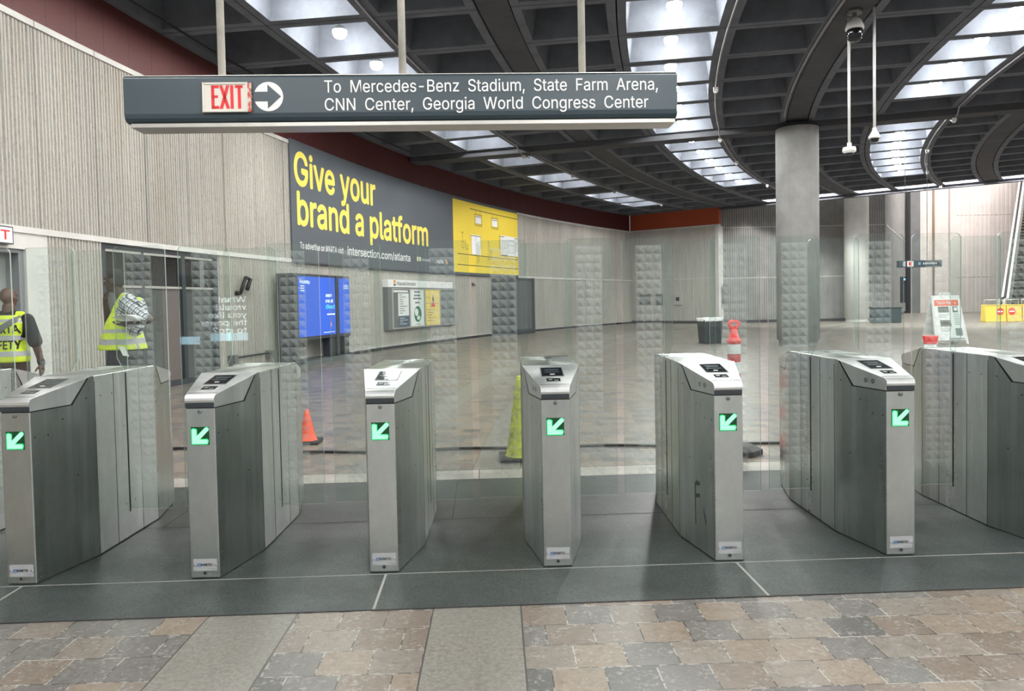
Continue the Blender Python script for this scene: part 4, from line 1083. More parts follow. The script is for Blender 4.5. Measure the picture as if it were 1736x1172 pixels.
# wall boxes at the back wall
def backbox(name, s0, s1, z0, z1, label, cat, mat, inner=None):
    mid = lp((s0 + s1)/2, 0); T = thing(name, label, cat, (mid.x, mid.y, z0))
    q = MB(); along(q, s0, s1, 0.0, .09, z0, z1); local_(q.build('box', mat, T, bevel=.01), T)
    if inner:
        q = MB(); along(q, *inner); local_(q.build('recess', MT['black'], T), T)
def local_(o, T): o.location = -T.location; return o
backbox('wall_box', .60, 1.28, 1.10, 1.62, 'wide grey metal box on the back wall, leftmost of three', 'wall box', MT['greymetal'])
backbox('wall_box', 1.62, 1.98, 1.0, 1.62, 'narrow grey metal box on the back wall beside the wide box', 'wall box', MT['greymetal'])
backbox('wall_box', 2.60, 3.15, 1.0, 1.6, 'pale square box with dark hole on the back wall above the bin', 'wall box', MT['smooth'], (2.80, 3.0, .088, .095, 1.22, 1.42))
e = pol(56.55, 38.5); T = thing('handle_plate', 'tall dark metal plate at the outer corner of back wall above the bin', 'plate', (e.x + .16, e.y + .10, 1.0))
q = MB(); q.box((-.07, -.12, 0), (.12, -.02, 1.05)); q.build('plate', MT['greymetal'], T, bevel=.01)

# ================================================================== FLOOR THINGS
T = thing('litter_bin', 'dark grey square bin with white liner edge before the back wall', 'bin', (5.93, 22.45, 0), .12)
q = MB(); prof = [(.255, 0), (.30, .72)]
vs = []
for hw_, z in prof: vs += [(-hw_, -hw_, z), (hw_, -hw_, z), (hw_, hw_, z), (-hw_, hw_, z)]
q.raw(vs, [(0,3,2,1), (0,1,5,4), (1,2,6,5), (2,3,7,6), (3,0,4,7)]); q.build('bin_body', plain('bin_slate', (.028,.038,.045), .5), T, bevel=.02)
q = MB(); rr = random.Random(5); n_ = 36; ring0 = []; ring1 = []; ring2 = []
for k in range(n_):
    a = 2*PI*k/n_; c0, s0 = math.cos(a), math.sin(a); m_ = 1/max(abs(c0), abs(s0)); j = rr.uniform(-.012, .012)
    ring0.append((c0*m_*.308, s0*m_*.308, .665 + j*.6)); ring1.append((c0*m_*(.325 + j*.4), s0*m_*(.325 + j*.4), .765 + j)); ring2.append((c0*m_*.27, s0*m_*.27, .74 + j))
q.raw(ring0 + ring1 + ring2, [(i*n_+k, i*n_+(k+1) % n_, (i+1)*n_+(k+1) % n_, (i+1)*n_+k) for i in range(2) for k in range(n_)], 0, True)
part_label(q.build('liner', MT['white'], T), 'white bag liner folded over the rim')

orange = plain('cone_orange', (.92,.10,.035), .45, 0, .5, .04)
rubber = MT['black']
def cone(name, label, x, y, hgt, r0, r1, base, mat, bmat, grp, dents=0.0):
    T = thing(name, label, 'traffic cone', (x, y, .003), .05, grp)
    q = MB(); q.box((-base, -base, 0), (base, base, .03)); q.build('base', bmat, T, bevel=.012)
    q = MB(); q.lathe([(r0 + .012, .03), (r0, .045), (r0 + (r1 - r0)*.3, hgt*.32), (r0 + (r1 - r0)*.6, hgt*.62), (r1, hgt - .006), (r1*.75, hgt), (r1*.6, hgt), (r1*.6, hgt - .05), (0, hgt - .05)], n=28)
    b_ = q.build('cone', mat, T); return T
cone('traffic_cone', 'small orange cone with black base standing behind the gates', -2.05, 7.40, .335, .085, .018, .13, orange, rubber, None)
m, n, out = nt('dirty_lime'); b = bsdf(n, out, (.6,.62,.05), .55); v = objvec(n)
L(n, mixc(n, ramp(n, noise(n, v, 9, 6, .75), [(.44, (0,0,0)), (.64, (.9,.9,.9))]), (.56,.60,.05), (.12,.14,.05)), b.inputs['Base Color'])
cone('traffic_cone', 'tall grimy yellow-green cone with black base behind the middle gates', .055, 6.47, .72, .125, .028, .185, m, rubber, None)

# looper-top channelizer post
dred = plain('post_red', (.80,.035,.03), .4, 0, .5, .06); dwhite = plain('reflective_white', (.66,.70,.69), .35, 0, .6, .04)
T = thing('delineator_post', 'red post with white bands and black base behind the fare gates', 'traffic post', (1.93, 6.52, .003))
q = MB(); n_ = 8; vs = [( .235*math.cos(2*PI*(k+.5)/n_), .235*math.sin(2*PI*(k+.5)/n_), z) for z in (0, .045) for k in range(n_)] + [(.15*math.cos(2*PI*(k+.5)/n_), .15*math.sin(2*PI*(k+.5)/n_), .075) for k in range(n_)]
q.raw(vs, [tuple(range(n_))[::-1], tuple(range(2*n_, 3*n_))] + [(i*n_+k, i*n_+(k+1) % n_, (i+1)*n_+(k+1) % n_, (i+1)*n_+k) for i in range(2) for k in range(n_)]); q.build('base', rubber, T, bevel=.008)
q = MB(); q.lathe([(.062, .07), (.062, .10), (.056, .12), (.056, .968), (.066, .975), (.064, .990), (.046, 1.005), (.030, 1.075), (.024, 1.095), (0, 1.095)], n=28); po = q.build('post', dred, T)
for k, (z0, z1) in enumerate(((.87, .955), (.70, .80), (.42, .58), (.18, .32))):
    q = MB(); q.lathe([(.0575, z0), (.0575, z1)], n=28); q.build('band', dwhite, po)
q = MB(); q.tube([(-.017, 0, 1.06), (-.020, 0, 1.10), (-.036, 0, 1.118), (-.043, 0, 1.135), (-.030, 0, 1.148), (0, 0, 1.150), (.030, 0, 1.148), (.043, 0, 1.135), (.036, 0, 1.118), (.020, 0, 1.10), (.017, 0, 1.06)], .017, 10); q.build('loop_handle', dred, T)
T = thing('channelizer_post', 'squat red-topped white post partly hidden behind the rightmost gate', 'traffic post', (6.76, 12.1, 0))
q = MB(); q.lathe([(.16, 0), (.16, .04), (.09, .05), (.088, .55), (.0, .55)], n=24); q.build('post', dwhite, T)
q = MB(); q.lathe([(.095, .55), (.098, .58), (.115, .66), (.115, .68), (.0, .68)], n=24); q.build('cap', dred, T)

# cable on the floor behind the gates
q = MB(); pts = []
for k in range(64):
    x = -3.6 + .12*k; y = 6.86 + .035*math.sin(k*.55) + .03*math.sin(k*.21 + 1) + (.25*math.exp(-((x + 3.2)/.6)**2)); pts.append((x, y, .016))
q.tube(pts, .0135, 8); tag(q.build('floor_cable', MT['black']), 'black cable lying across the floor behind the fare gates', 'cable')

# A-frame sign
T = thing('a_frame_sign', 'white plastic sandwich board with orange heading standing on the concourse', 'sandwich board', (11.70, 20.25, 0), .05)
def slant(y0, tilt, z): return y0 + tilt*z
for sgn, nm in ((-1, 'front_board'), (1, 'rear_board')):
    q = MB(); out_l = [(-.46, 0), (-.40, 0), (-.39, .1), (.39, .1), (.40, 0), (.46, 0), (.385, 1.30), (.18, 1.30), (.12, 1.375), (-.12, 1.375), (-.18, 1.30), (-.385, 1.30)]
    q.ext(out_l, lambda p: (p[0], sgn*(.33 - .24*p[1]), p[1]), lambda p: (p[0], sgn*(.33 - .24*p[1]) + sgn*-.035, p[1]))
    bd = q.build(nm, MT['white'], T, bevel=.006)
    if sgn < 0:
        def ap(x, z, off=.003): return (x, -(.33 - .24*z) - off, z)
        def ar(mb, x0, x1, z0, z1, mat, off=.003): mb.face([ap(x0, z0, off), ap(x1, z0, off), ap(x1, z1, off), ap(x0, z1, off)], mat)
        q = MB(); ar(q, -.35, .35, .18, 1.20, 0); ar(q, -.34, .33, 1.02, 1.18, 1, .004)
        ar(q, -.26, .04, .84, 1.0, 2, .004); ar(q, -.25, .05, .47, .64, 2, .004); ar(q, .14, .28, .84, 1.0, 2, .004); ar(q, .14, .33, .22, .42, 3, .004)
        for k in range(4): ar(q, -.26, .06 - .05*k, .79 - .03*k, .80 - .03*k, 3, .004); ar(q, -.25, .06 - .04*k, .42 - .03*k, .43 - .03*k, 3, .004)
        for k in range(8): ar(q, .15, .30, .79 - .04*k, .805 - .04*k, 3, .004)
        ar(q, -.05, .36, .125, .155, 3, .004)
        q.raw([ap(.22 + .05*math.cos(2*PI*k/14), .93 + .05*math.sin(2*PI*k/14), .005) for k in range(14)], [tuple(range(14))], 4)
        q.text('Tap to Pay', .10, lambda x, y: ap(-.27 + x, 1.065 + y, .006), 4, width=.40, bold=.01); q.text('b', .1, lambda x, y: ap(.22 + x, 1.065 + y, .006), 4, bold=.01)
        part_label(q.build('poster', [MT['whitepaint'], plain('poster_orange', (.80,.16,.07), .5), plain('poster_photo', (.16,.17,.15), .5, 0, .4, .6, 30), plain('poster_text_grey', (.25,.30,.30), .6), MT['whitepaint']], bd), 'poster with orange heading band')
q = MB(); q.box((-.06, -.02, 1.335), (.06, .02, 1.352)); q.build('handle_slot', MT['joint_dark'], T)

# yellow no-entry barricades at the escalator foot
yel = plain('barrier_yellow', (.82,.60,.10), .4, 0, .5, .05)
def barrier(x, y, rz, wd, label, ro=.0):
    T = thing('yellow_barrier', label, 'barrier', (x, y, 0), rz, 'yellow barriers at the escalator foot')
    q = MB(); q.ext([(-.22, 0), (.22, 0), (.20, .07), (.16, .70), (.19, .78), (-.19, .78), (-.16, .70), (-.20, .07)], lambda p: (-wd/2, p[0], p[1]), lambda p: (wd/2, p[0], p[1])); bd = q.build('barrier_panel', yel, T, bevel=.015)
    q = MB(); q.raw(*disc((ro, -.192, .46), .165, 32)); q.build('roundel', dred, bd)
    q = MB(); q.box((ro - .12, -.198, .43), (ro + .12, -.193, .49)); q.build('white_bar', MT['whitepaint'], bd)
    q = MB(); q.tube([(-wd/2 + .05, 0, .78), (-wd/2 + .05, 0, 1.0), (wd/2 - .05, 0, 1.0), (wd/2 - .05, 0, .78)], .018, 8); q.build('top_rail', MT['aluminium'], T)
barrier(22.33, 34.75, .0, .95, 'left yellow barrier with red no-entry roundel by the escalator', .2)
barrier(23.20, 34.75, .0, .68, 'middle yellow barrier with red no-entry roundel by the escalator', -.13)
barrier(24.02, 34.75, .0, .85, 'right yellow barrier before the escalator steps, cut by the photo edge')
T = thing('planter_box', 'dark green-grey box standing by the recessed wall corner', 'box', (17.75, 35.6, 0))
q = MB(); q.box((-.62, -.3, 0), (.62, .3, .72)); q.build('box_body', plain('box_teal', (.03,.05,.055), .45), T, bevel=.02)
q = MB(); q.box((-.66, -.34, .72), (.66, .34, .76)); q.build('box_lid', MT['darkmetal'], T, bevel=.01)

# escalator going up to the right
E0 = Vector((24.6, 37.8, 0)); EU = Vector((.606, .795, 0)); ER = Vector((.795, -.606, 0)); sl_ = .577
T = thing('escalator', 'escalator climbing away behind the yellow barriers', 'escalator', E0)
def ep(a, s, z=0): return EU*a + ER*s + Vector((0, 0, z))
q = MB(); nst = 46
for k in range(nst):
    a = 1.2 + .36*k; z = .208*k
    q.raw([ep(a, .35, z), ep(a, 3.4, z), ep(a, 3.4, z + .208), ep(a, .35, z + .208)], [(0,1,2,3)], 0)
    q.raw([ep(a, .35, z + .208), ep(a, 3.4, z + .208), ep(a + .36, 3.4, z + .208), ep(a + .36, .35, z + .208)], [(0,1,2,3)], 0)
    q.obox(ep(a - .02, .35, z + .175), ER*3.05, EU*.03, (0, 0, .033), 1)
q.build('steps', [plain('step_black', (.012,.012,.012), .6), plain('step_edge', (.32,.27,.18), .4, .3)], T)
q = MB(); P_ = [(-1.2, 0), (-1.2, .95), (-.6, 1.02), (1.0, 1.04), (18, 1.04 + 17*sl_), (18, 17*sl_), (1.0, 0)]
q.ext(P_, lambda p: ep(p[0], .0, p[1]), lambda p: ep(p[0], .32, p[1])); part_label(q.build('balustrade', plain('balustrade_white', (.72,.72,.71), .3, .2), T), 'pale left balustrade')
q = MB(); q.tube([ep(-1.22, .16, .6), ep(-1.15, .16, .96), ep(-.6, .16, 1.06), ep(1.0, .16, 1.09), ep(18, .16, 1.09 + 17*sl_)], .06, 8); q.build('handrail', MT['black'], T)
q = MB(); q.box((0, 0, 0), (.01, .01, .01)); 
q = MB(); P2_ = [(-1.0, 0), (1.0, 0), (17, 16*sl_), (17, 16*sl_ - .5), (1.4, -.0)]
q.ext([(1.0, .0), (18, 17*sl_), (18, 17*sl_ + 1.0), (1.0, 1.0)], lambda p: ep(p[0], 3.42, p[1]), lambda p: ep(p[0], 3.7, p[1])); q.build('outer_balustrade', MT['darkmetal'], T)

# far hanging sign
T = thing('hanging_sign', 'small far hanging sign with white arrow and red exit block', 'sign', (13.05, 24, 2.20))
q = MB(); q.box((-.69, -.07, 0), (.69, .07, .225)); sb = q.build('sign_body', MT['signgrey'], T, bevel=.01)
q = MB(); q.box((-.42, -.074, .03), (-.22, -.069, .20), 0); q.box((-.375, -.078, .06), (-.31, -.073, .175), 1)
q.raw([(-.50 + .075*math.cos(2*PI*k/18), -.073, .115 + .075*math.sin(2*PI*k/18)) for k in range(4, 15)], [tuple(range(11))], 0)
q.face([(-.575, -.075, .10), (-.575, -.075, .13), (-.50, -.075, .13), (-.50, -.075, .10)], 2)
q.box((-.07, -.074, .08), (.01, -.069, .16), 3); 
for k in range(7): q.box((.09 + .065*k, -.073, .09), (.125 + .065*k, -.069, .15), 0)
q.build('lettering', [MT['whitepaint'], MT['red'], MT['signgrey'], plain('icon_sky', (.2,.42,.66), .5)], sb)
for x in (-.45, .25):
    q = MB(); q.tube([(x, 0, .22), (x, 0, ZC - 2.2 + .01)], .008, 8); q.build('hanging_pole', MT['darkmetal'], T)
T = thing('help_phone', 'tall narrow panel with small blue light on the side wall by the far sign', 'help point', (22.62, 43.3, .85))
q = MB(); q.box((-.13, -.12, 0), (.13, .1, 1.5)); q.build('panel', MT['darkmetal'], T)
q = MB(); q.raw(*disc((.0, -.125, 1.35), .07, 16)); q.build('blue_light', emit('help_blue', (.25,.55,1), 1.6), T)

# ================================================================== CAMERAS ON THE CEILING
T = thing('dome_camera', 'big white and black dome camera under the wide ceiling band', 'security camera', (5.76, 12.55, 5.54))
q = MB(); q.tube([(0, 0, .36), (0, 0, ZC - 5.54 - .02)], .035, 12); q.tube([(-.12, 0, .505), (.12, 0, .505)], .05, 8); q.tube([(0, 0, ZC - 5.54 - .05), (0, 0, ZC - 5.54 + .02)], .11, 14); q.build('mount', MT['greymetal'], T)
q = MB(); q.lathe([(0, .40), (.05, .40), (.10, .36), (.135, .28), (.145, .24), (.145, .21), (.12, .205)], n=28); q.build('housing', MT['white'], T)
q = MB(); q.lathe([(.122, .21), (.122, .11), (.105, .05), (.065, .012), (0, 0)], n=28); q.build('dome', MT['blackgloss'], T)
def polecam(x, y, z, label, conical):
    T = thing('pole_camera', label, 'security camera', (x, y, z))
    q = MB(); q.tube([(0, 0, .20), (0, 0, ZC - z + .01)], .022, 12); q.build('hanging_pole', MT['white'], T)
    q = MB(); q.lathe([(0, .24), (.03, .24), (.035, .2), (.085, .11), (.095, .09), (.095, .07), (.06, .065)] if conical else [(0, .20), (.035, .20), (.035, .13), (.10, .125), (.108, .09), (.108, .05), (.06, .02)], n=26); q.build('housing', MT['white'], T)
    q = MB(); q.lathe([(.068, .068), (.066, .04), (.05, .012), (0, 0)] if conical else [(.07, .03), (.066, .012), (.04, -.005), (0, -.012)], n=22); q.build('dome', MT['blackgloss'], T)
polecam(6.02, 12.42, 3.86, 'white cone-topped camera on the right hanging pole', True)
polecam(5.82, 12.9, 3.76, 'white flat camera on the left hanging pole', False)

# ---- advert screen behind the viewer, seen only as the reversed white words in the gate glass
T = thing('advert_screen', 'lit advert screen whose reversed white words shine in the left gate glass', 'display screen', (-4.47, -2.2, 0), PI)
q = MB(); q.box((-.72, 0, .0), (.62, .14, 1.85)); q.build('housing', MT['darkmetal'], T, bevel=.01)
q = MB(); q.box((-.68, -.012, .35), (.58, .002, 1.78)); sc = q.build('screen', MT['blackgloss'], T)
q = MB()
for k, (ln_t, wd) in enumerate((('What', .40), ('would', .42), ('you like', .54), ('the power', .66), ('to do?', .48))): q.text(ln_t, .118, lambda x, y: (-.54 + x, -.016, 1.435 - .115*k + y), 0, 'LEFT', .008, wd)
q.build('lettering', emit('advert_white', (.85, .93, 1), 8), sc)
q = MB(); q.box((-.55, -.016, .86), (-.02, -.0125, .975)); q.build('caption_bar', emit('advert_bar', (.50, .78, .95), 7), sc)
q = MB(); q.box((.14, -.016, .82), (.45, -.0125, .935)); q.build('caption_bar', emit('advert_bar_pale', (.50, .78, .95), 7), sc)
# ================================================================== PEOPLE
def capsule(mb, p0, p1, r0, r1, n=14, flat=1.0):
    p0 = Vector(p0); p1 = Vector(p1); t = (p1 - p0).normalized()
    pts = []; rad = []
    for k in range(5): a = R(-90 + 22.4*k); pts.append(p0 + t*r0*math.sin(a)); rad.append(max(r0*math.cos(a), .0012))
    for k in range(5): a = R(22.4*k); pts.append(p1 + t*r1*math.sin(a)); rad.append(max(r1*math.cos(a), .0012))
    mb.tube(pts, rad, n)
def chain(mb, pts, rads):
    for i in range(len(pts) - 1): capsule(mb, pts[i], pts[i+1], rads[i], rads[i+1])
def ellip(mb, c, rx, ry, rz, n=20, m=12, rot=None):
    c = Vector(c); vs = []; fs = []
    for i in range(m + 1):
        a = -PI/2 + PI*i/m
        for k in range(n):
            b = 2*PI*k/n; v = Vector((rx*max(math.cos(a), .01)*math.cos(b), ry*max(math.cos(a), .01)*math.sin(b), rz*math.sin(a)))
            if rot: v = rot @ v
            vs.append(c + v)
    for i in range(m):
        for k in range(n): fs.append((i*n+k, i*n+(k+1) % n, (i+1)*n+(k+1) % n, (i+1)*n+k))
    fs.append(tuple(range(n))[::-1]); fs.append(tuple(range(m*n, m*n+n)))
    mb.raw(vs, fs, 0, True)
def loft(mb, rings, n=28):      # rings: centre, half depth (x), half width (y), tilt-free, superelliptic
    vs = []; fs = []
    for (c, dx, dy) in rings:
        for k in range(n):
            b = 2*PI*k/n; cb, sb = math.cos(b), math.sin(b); e = .8
            vs.append((c[0] + dx*math.copysign(abs(cb)**e, cb), c[1] + dy*math.copysign(abs(sb)**e, sb), c[2]))
    for i in range(len(rings) - 1):
        for k in range(n): fs.append((i*n+k, i*n+(k+1) % n, (i+1)*n+(k+1) % n, (i+1)*n+k))
    fs.append(tuple(range(n))[::-1]); fs.append(tuple(range((len(rings)-1)*n, len(rings)*n)))
    mb.raw(vs, fs, 0, True)
def fuse(mb, name, mats, parent, voxel=.009, smooth=2):
    o = mb.build(name, mats)
    r = o.modifiers.new('r', 'REMESH'); r.mode = 'VOXEL'; r.voxel_size = voxel; r.use_smooth_shade = True
    s = o.modifiers.new('s', 'SMOOTH'); s.factor = .5; s.iterations = smooth
    dg = bpy.context.evaluated_depsgraph_get(); dg.update()
    me = bpy.data.meshes.new_from_object(o.evaluated_get(dg)); old = o.data
    o.modifiers.clear(); o.data = me; bpy.data.meshes.remove(old)
    me.materials.clear()
    for m in (mats if isinstance(mats, (list, tuple)) else [mats]): me.materials.append(m)
    for p in me.polygons: p.use_smooth = True; p.material_index = 0
    o.parent = parent; return o
def hand(mb, w, d, palm_n, r=1.0, curl=.5):
    # wrist point, direction of the fingers, palm normal; thumb leaves the side near the wrist
    w = Vector(w); d = Vector(d).normalized(); nrm = Vector(palm_n).normalized(); s = d.cross(nrm).normalized()
    capsule(mb, w, w + d*.03, .026*r, .030*r)
    for k in range(4):
        o = s*(-.030 + .020*k)*r; base = w + d*.085*r + o*.95
        capsule(mb, w + d*.02*r + o*.6, base, .0165*r, .0125*r)
        Ls = (.070, .082, .076, .058)[k]*r; q = base; ang = 0; dd = d
        for j, f in enumerate((.45, .32, .25)):
            ang += curl*(.55 + .35*j); dd = d*math.cos(ang) + nrm*math.sin(ang); q2 = q + dd*Ls*f
            capsule(mb, q, q2, (.0098 - .0010*j)*r, (.0090 - .0012*j)*r, 10); q = q2
    t0 = w + d*.025*r - s*.026*r; t1 = t0 + (d*.6 - s*.7 + nrm*.35).normalized()*.042*r; t2 = t1 + (d*.85 - s*.3 + nrm*.4).normalized()*.034*r
    capsule(mb, t0, t1, .0145*r, .0118*r); capsule(mb, t1, t2, .0112*r, .0088*r)
def head(mb, c, fwd, tilt=0.0):
    # c: centre of the skull; the head looks along fwd (unit, horizontal)
    f = Vector(fwd).normalized(); u = Vector((0, 0, 1)); l = u.cross(f)
    rot = Matrix((f, l, u)).transposed() @ Matrix.Rotation(tilt, 3, 'Y')
    def P(x, y, z): return Vector(c) + rot @ Vector((x, y, z))
    ellip(mb, P(-.008, 0, .022), .097, .076, .100, rot=rot)
    ellip(mb, P(.030, 0, -.045), .062, .058, .072, rot=rot)
    ellip(mb, P(.060, 0, -.092), .026, .030, .024, rot=rot)                     # chin
    capsule(mb, P(.082, 0, .012), P(.103, 0, -.022), .010, .014, 10)            # nose
    ellip(mb, P(.094, .012, -.026), .010, .010, .008, rot=rot); ellip(mb, P(.094, -.012, -.026), .010, .010, .008, rot=rot)
    ellip(mb, P(.082, 0, -.053), .012, .025, .008, rot=rot); ellip(mb, P(.079, 0, -.065), .012, .022, .008, rot=rot)   # lips
    capsule(mb, P(.078, .040, .030), P(.086, .014, .030), .011, .010, 10); capsule(mb, P(.078, -.040, .030), P(.086, -.014, .030), .011, .010, 10)
    for sg_ in (1, -1):
        ellip(mb, P(.062, sg_*.045, -.012), .020, .020, .022, rot=rot)           # cheek
        ellip(mb, P(-.006, sg_*.080, -.008), .020, .009, .033, rot=rot)          # ear
    return P
def face_parts(P, t):
    for sg_ in (1, -1):
        q = MB(); ellip(q, P(.0725, sg_*.031, .012), .010, .012, .0075, 14, 8); q.build('eye', MT['eye'], t)
        q = MB(); ellip(q, P(.0805, sg_*.031, .012), .0035, .0050, .0050, 12, 6); q.build('iris', MT['iris'], t)
        q = MB(); capsule(q, P(.088, sg_*.016, .036), P(.082, sg_*.046, .036), .0055, .004, 8); q.build('eyebrow', MT['hair'], t)
MT['eye'] = plain('eye_white', (.7,.68,.64), .3); MT['iris'] = plain('iris_brown', (.03,.015,.01), .2); MT['hair'] = plain('black_hair', (.008,.007,.007), .8)
def skin(name, col):
    m, n, out = nt(name); b = bsdf(n, out, col, .42, 0, .45); f = noise(n, objvec(n), 30, 4)
    L(n, mixc(n, f, tuple(c*.85 for c in col), tuple(c*1.15 for c in col)), b.inputs['Base Color']); b.inputs['Subsurface Weight'].default_value = .05
    return m
def hivis(name, bands, verticals):
    # fluorescent cloth with silver tape: horizontal bands (z from, to) and braces (|y| from, to)
    m, n, out = nt(name); b = bsdf(n, out, (.62,.80,.05), .7, 0, .3)
    t = N(n, 'ShaderNodeTexCoord'); s = N(n, 'ShaderNodeSeparateXYZ'); L(n, t.outputs['Object'], s.inputs[0])
    def between(v, a, b_): return math_(n, 'MULTIPLY', math_(n, 'GREATER_THAN', v, a), math_(n, 'LESS_THAN', v, b_))
    wob = math_(n, 'MULTIPLY', math_(n, 'SUBTRACT', noise(n, t.outputs['Object'], 4, 2), .5), .03)
    z = math_(n, 'ADD', s.outputs[2], wob); ay = math_(n, 'ABSOLUTE', s.outputs[1])
    msk = None
    for a, c in bands: q = between(z, a, c); msk = q if msk is None else math_(n, 'MAXIMUM', msk, q)
    for a, c in verticals: msk = math_(n, 'MAXIMUM', msk, between(ay, a, c))
    col = mixc(n, msk, mixc(n, noise(n, t.outputs['Object'], 9, 4), (.56,.74,.04), (.70,.86,.08)), (.42,.44,.45))
    L(n, col, b.inputs['Base Color']); L(n, col, b.inputs['Emission Color']); b.inputs['Emission Strength'].default_value = 0
    bump(n, noise(n, t.outputs['Object'], 11, 3), b, .6, .03)
    return m
def plaid(name):
    m, n, out = nt(name); b = bsdf(n, out, (.7,.7,.7), .8, 0, .2)
    t = N(n, 'ShaderNodeTexCoord'); mp = N(n, 'ShaderNodeMapping'); mp.inputs['Rotation'].default_value = (.1, .55, .2); L(n, t.outputs['Object'], mp.inputs[0])
    s = N(n, 'ShaderNodeSeparateXYZ'); L(n, mp.outputs[0], s.inputs[0])
    def lines(v, per, wd, off): return math_(n, 'LESS_THAN', math_(n, 'FRACT', math_(n, 'ADD', math_(n, 'DIVIDE', v, per), off)), wd)
    a = math_(n, 'MAXIMUM', lines(s.outputs[0], .062, .17, 0), lines(s.outputs[0], .062, .08, .35)); c = math_(n, 'MAXIMUM', lines(s.outputs[2], .062, .17, 0), lines(s.outputs[2], .062, .08, .35))
    k = math_(n, 'MAXIMUM', a, c); col = mixc(n, k, (.62,.65,.68), (.035,.045,.06))
    L(n, col, b.inputs['Base Color']); bump(n, noise(n, t.outputs['Object'], 14, 3), b, .5, .02); return m
def torso_rings(zp, zs, xp, xs, wd, dp, g=0.0):
    # pelvis to shoulders, leaning from xp to xs
    out_ = []
    for f_, w_, d_ in ((0, .93, 1.0), (.18, .88, .95), (.40, .86, .92), (.62, .97, 1.02), (.80, 1.03, 1.0), (.92, .94, .86), (1.0, .66, .66)):
        out_.append(((xp + (xs - xp)*f_, 0, zp + (zs - zp)*f_), dp*d_ + g, wd*w_ + g))
    return out_

# ---- the person in plaid: profile to the left, hand on chin, other forearm carrying papers
SK = skin('dark_skin', (.055,.030,.020))
T = thing('person', 'person in hi-vis vest over plaid shirt, hand on chin, carrying papers', 'person', (-4.24, 8.2, 0), PI)
# local axes: x forwards (to the photo's left), y to the person's left (towards the viewer)
headc = Vector((.085, .02, 1.672)); hf = (1, .06, 0)
b = MB(); P = head(b, headc, hf, .06)
chain(b, [(-.07, 0, 1.43), (.04, .01, 1.56)], [.070, .064])
loft(b, torso_rings(.86, 1.46, .04, -.10, .165, .115))
shl, shr = Vector((-.15, .190, 1.435)), Vector((-.07, -.185, 1.425))
ell, elr = Vector((-.41, .29, 1.255)), Vector((.285, -.21, 1.235))
wrl, wrr = Vector((-.22, .35, 1.205)), Vector((.235, -.07, 1.455))
chain(b, [shl, ell], [.058, .045]); chain(b, [ell, wrl], [.044, .029])
chain(b, [shr, elr], [.058, .044]); chain(b, [elr, wrr], [.044, .029])
hand(b, wrl, (1, .06, -.02), (0, -.3, 1), 1.0, .35); hand(b, wrr, (-.35, .35, 1), (-.9, .2, .0), .95, .75)
for s_ in (1, -1):
    chain(b, [(.03, s_*.09, .86), (.05 + .03*s_, s_*.105, .48), (.0 + .04*s_, s_*.11, .09)], [.088, .060, .042]); chain(b, [(.0 + .04*s_, s_*.11, .055), (.15 + .04*s_, s_*.13, .035)], [.042, .032])
bod = fuse(b, 'body', SK, T, .0065, 2); face_parts(P, T)
q = MB(); ellip(q, P(-.020, 0, .045), .094, .082, .088); ellip(q, P(-.055, 0, .0), .058, .072, .07); fuse(q, 'hair', MT['hair'], T, .008, 1)
q = MB(); loft(q, torso_rings(.86, 1.47, .04, -.10, .175, .125)); chain(q, [shl + Vector((.03, -.06, .0)), shl + Vector((.01, .01, -.01)), ell + Vector((.05, 0, .015))], [.080, .086, .068]); chain(q, [(-.09, .05, 1.455), (-.13, .14, 1.45)], [.075, .08]); chain(q, [ell + Vector((.05, 0, .015)), ell + (wrl - ell)*.25], [.068, .058]); chain(q, [(-.20, .07, 1.36), (-.17, .11, 1.16)], [.09, .09])
chain(q, [shr, shr + (elr - shr)*.75], [.074, .062]); fuse(q, 'shirt', plaid('plaid_cloth'), T, .010, 3)
q = MB(); loft(q, [((.025, 0, .925), .245, .205), ((.025, 0, .99), .225, .205), ((.02, 0, 1.10), .190, .200), ((.005, 0, 1.22), .165, .185), ((-.030, 0, 1.32), .150, .155), ((-.065, 0, 1.42), .130, .118), ((-.085, 0, 1.49), .095, .088)])
chain(q, [(-.055, .085, 1.50), (.03, .10, 1.34)], [.048, .05])
v_ = fuse(q, 'safety_vest', hivis('hivis_plaid', [(.985, 1.045), (1.11, 1.15)], [(.085, .115)]), T, .010, 2)
q = MB()
for s_ in (1, -1):
    chain(q, [(.03, s_*.085, .90), (.05 + .03*s_, s_*.105, .48), (.02 + .04*s_, s_*.11, .06)], [.112, .082, .078])
ellip(q, (.02, 0, .88), .135, .18, .12); fuse(q, 'trousers', plain('dark_trousers', (.020,.026,.034), .8), T, .012, 2)
for s_ in (1, -1):
    q = MB(); chain(q, [(-.04 + .04*s_, s_*.11, .045), (.17 + .04*s_, s_*.135, .04)], [.052, .045]); fuse(q, 'shoe', MT['black'], T, .01, 2)
q = MB(); q.obox((-.10, .205, .96), (-.05, .01, -.10), (.055, .02, .01), (.0, .003, .0)); part_label(q.build('badge', MT['white'], T), 'white tag hanging at the waist')
pp = thing('clipboard', 'flat board with crumpled white papers carried on forearm of person in plaid', 'clipboard', (-4.24, 8.2, 0), PI)
q = MB(); q.obox((-.62, .30, 1.242), (.50, .0, -.012), (.0, .17, .0), (0, 0, .012)); q.build('board', plain('board_dark', (.10,.085,.075), .6), pp)
rr = random.Random(9)
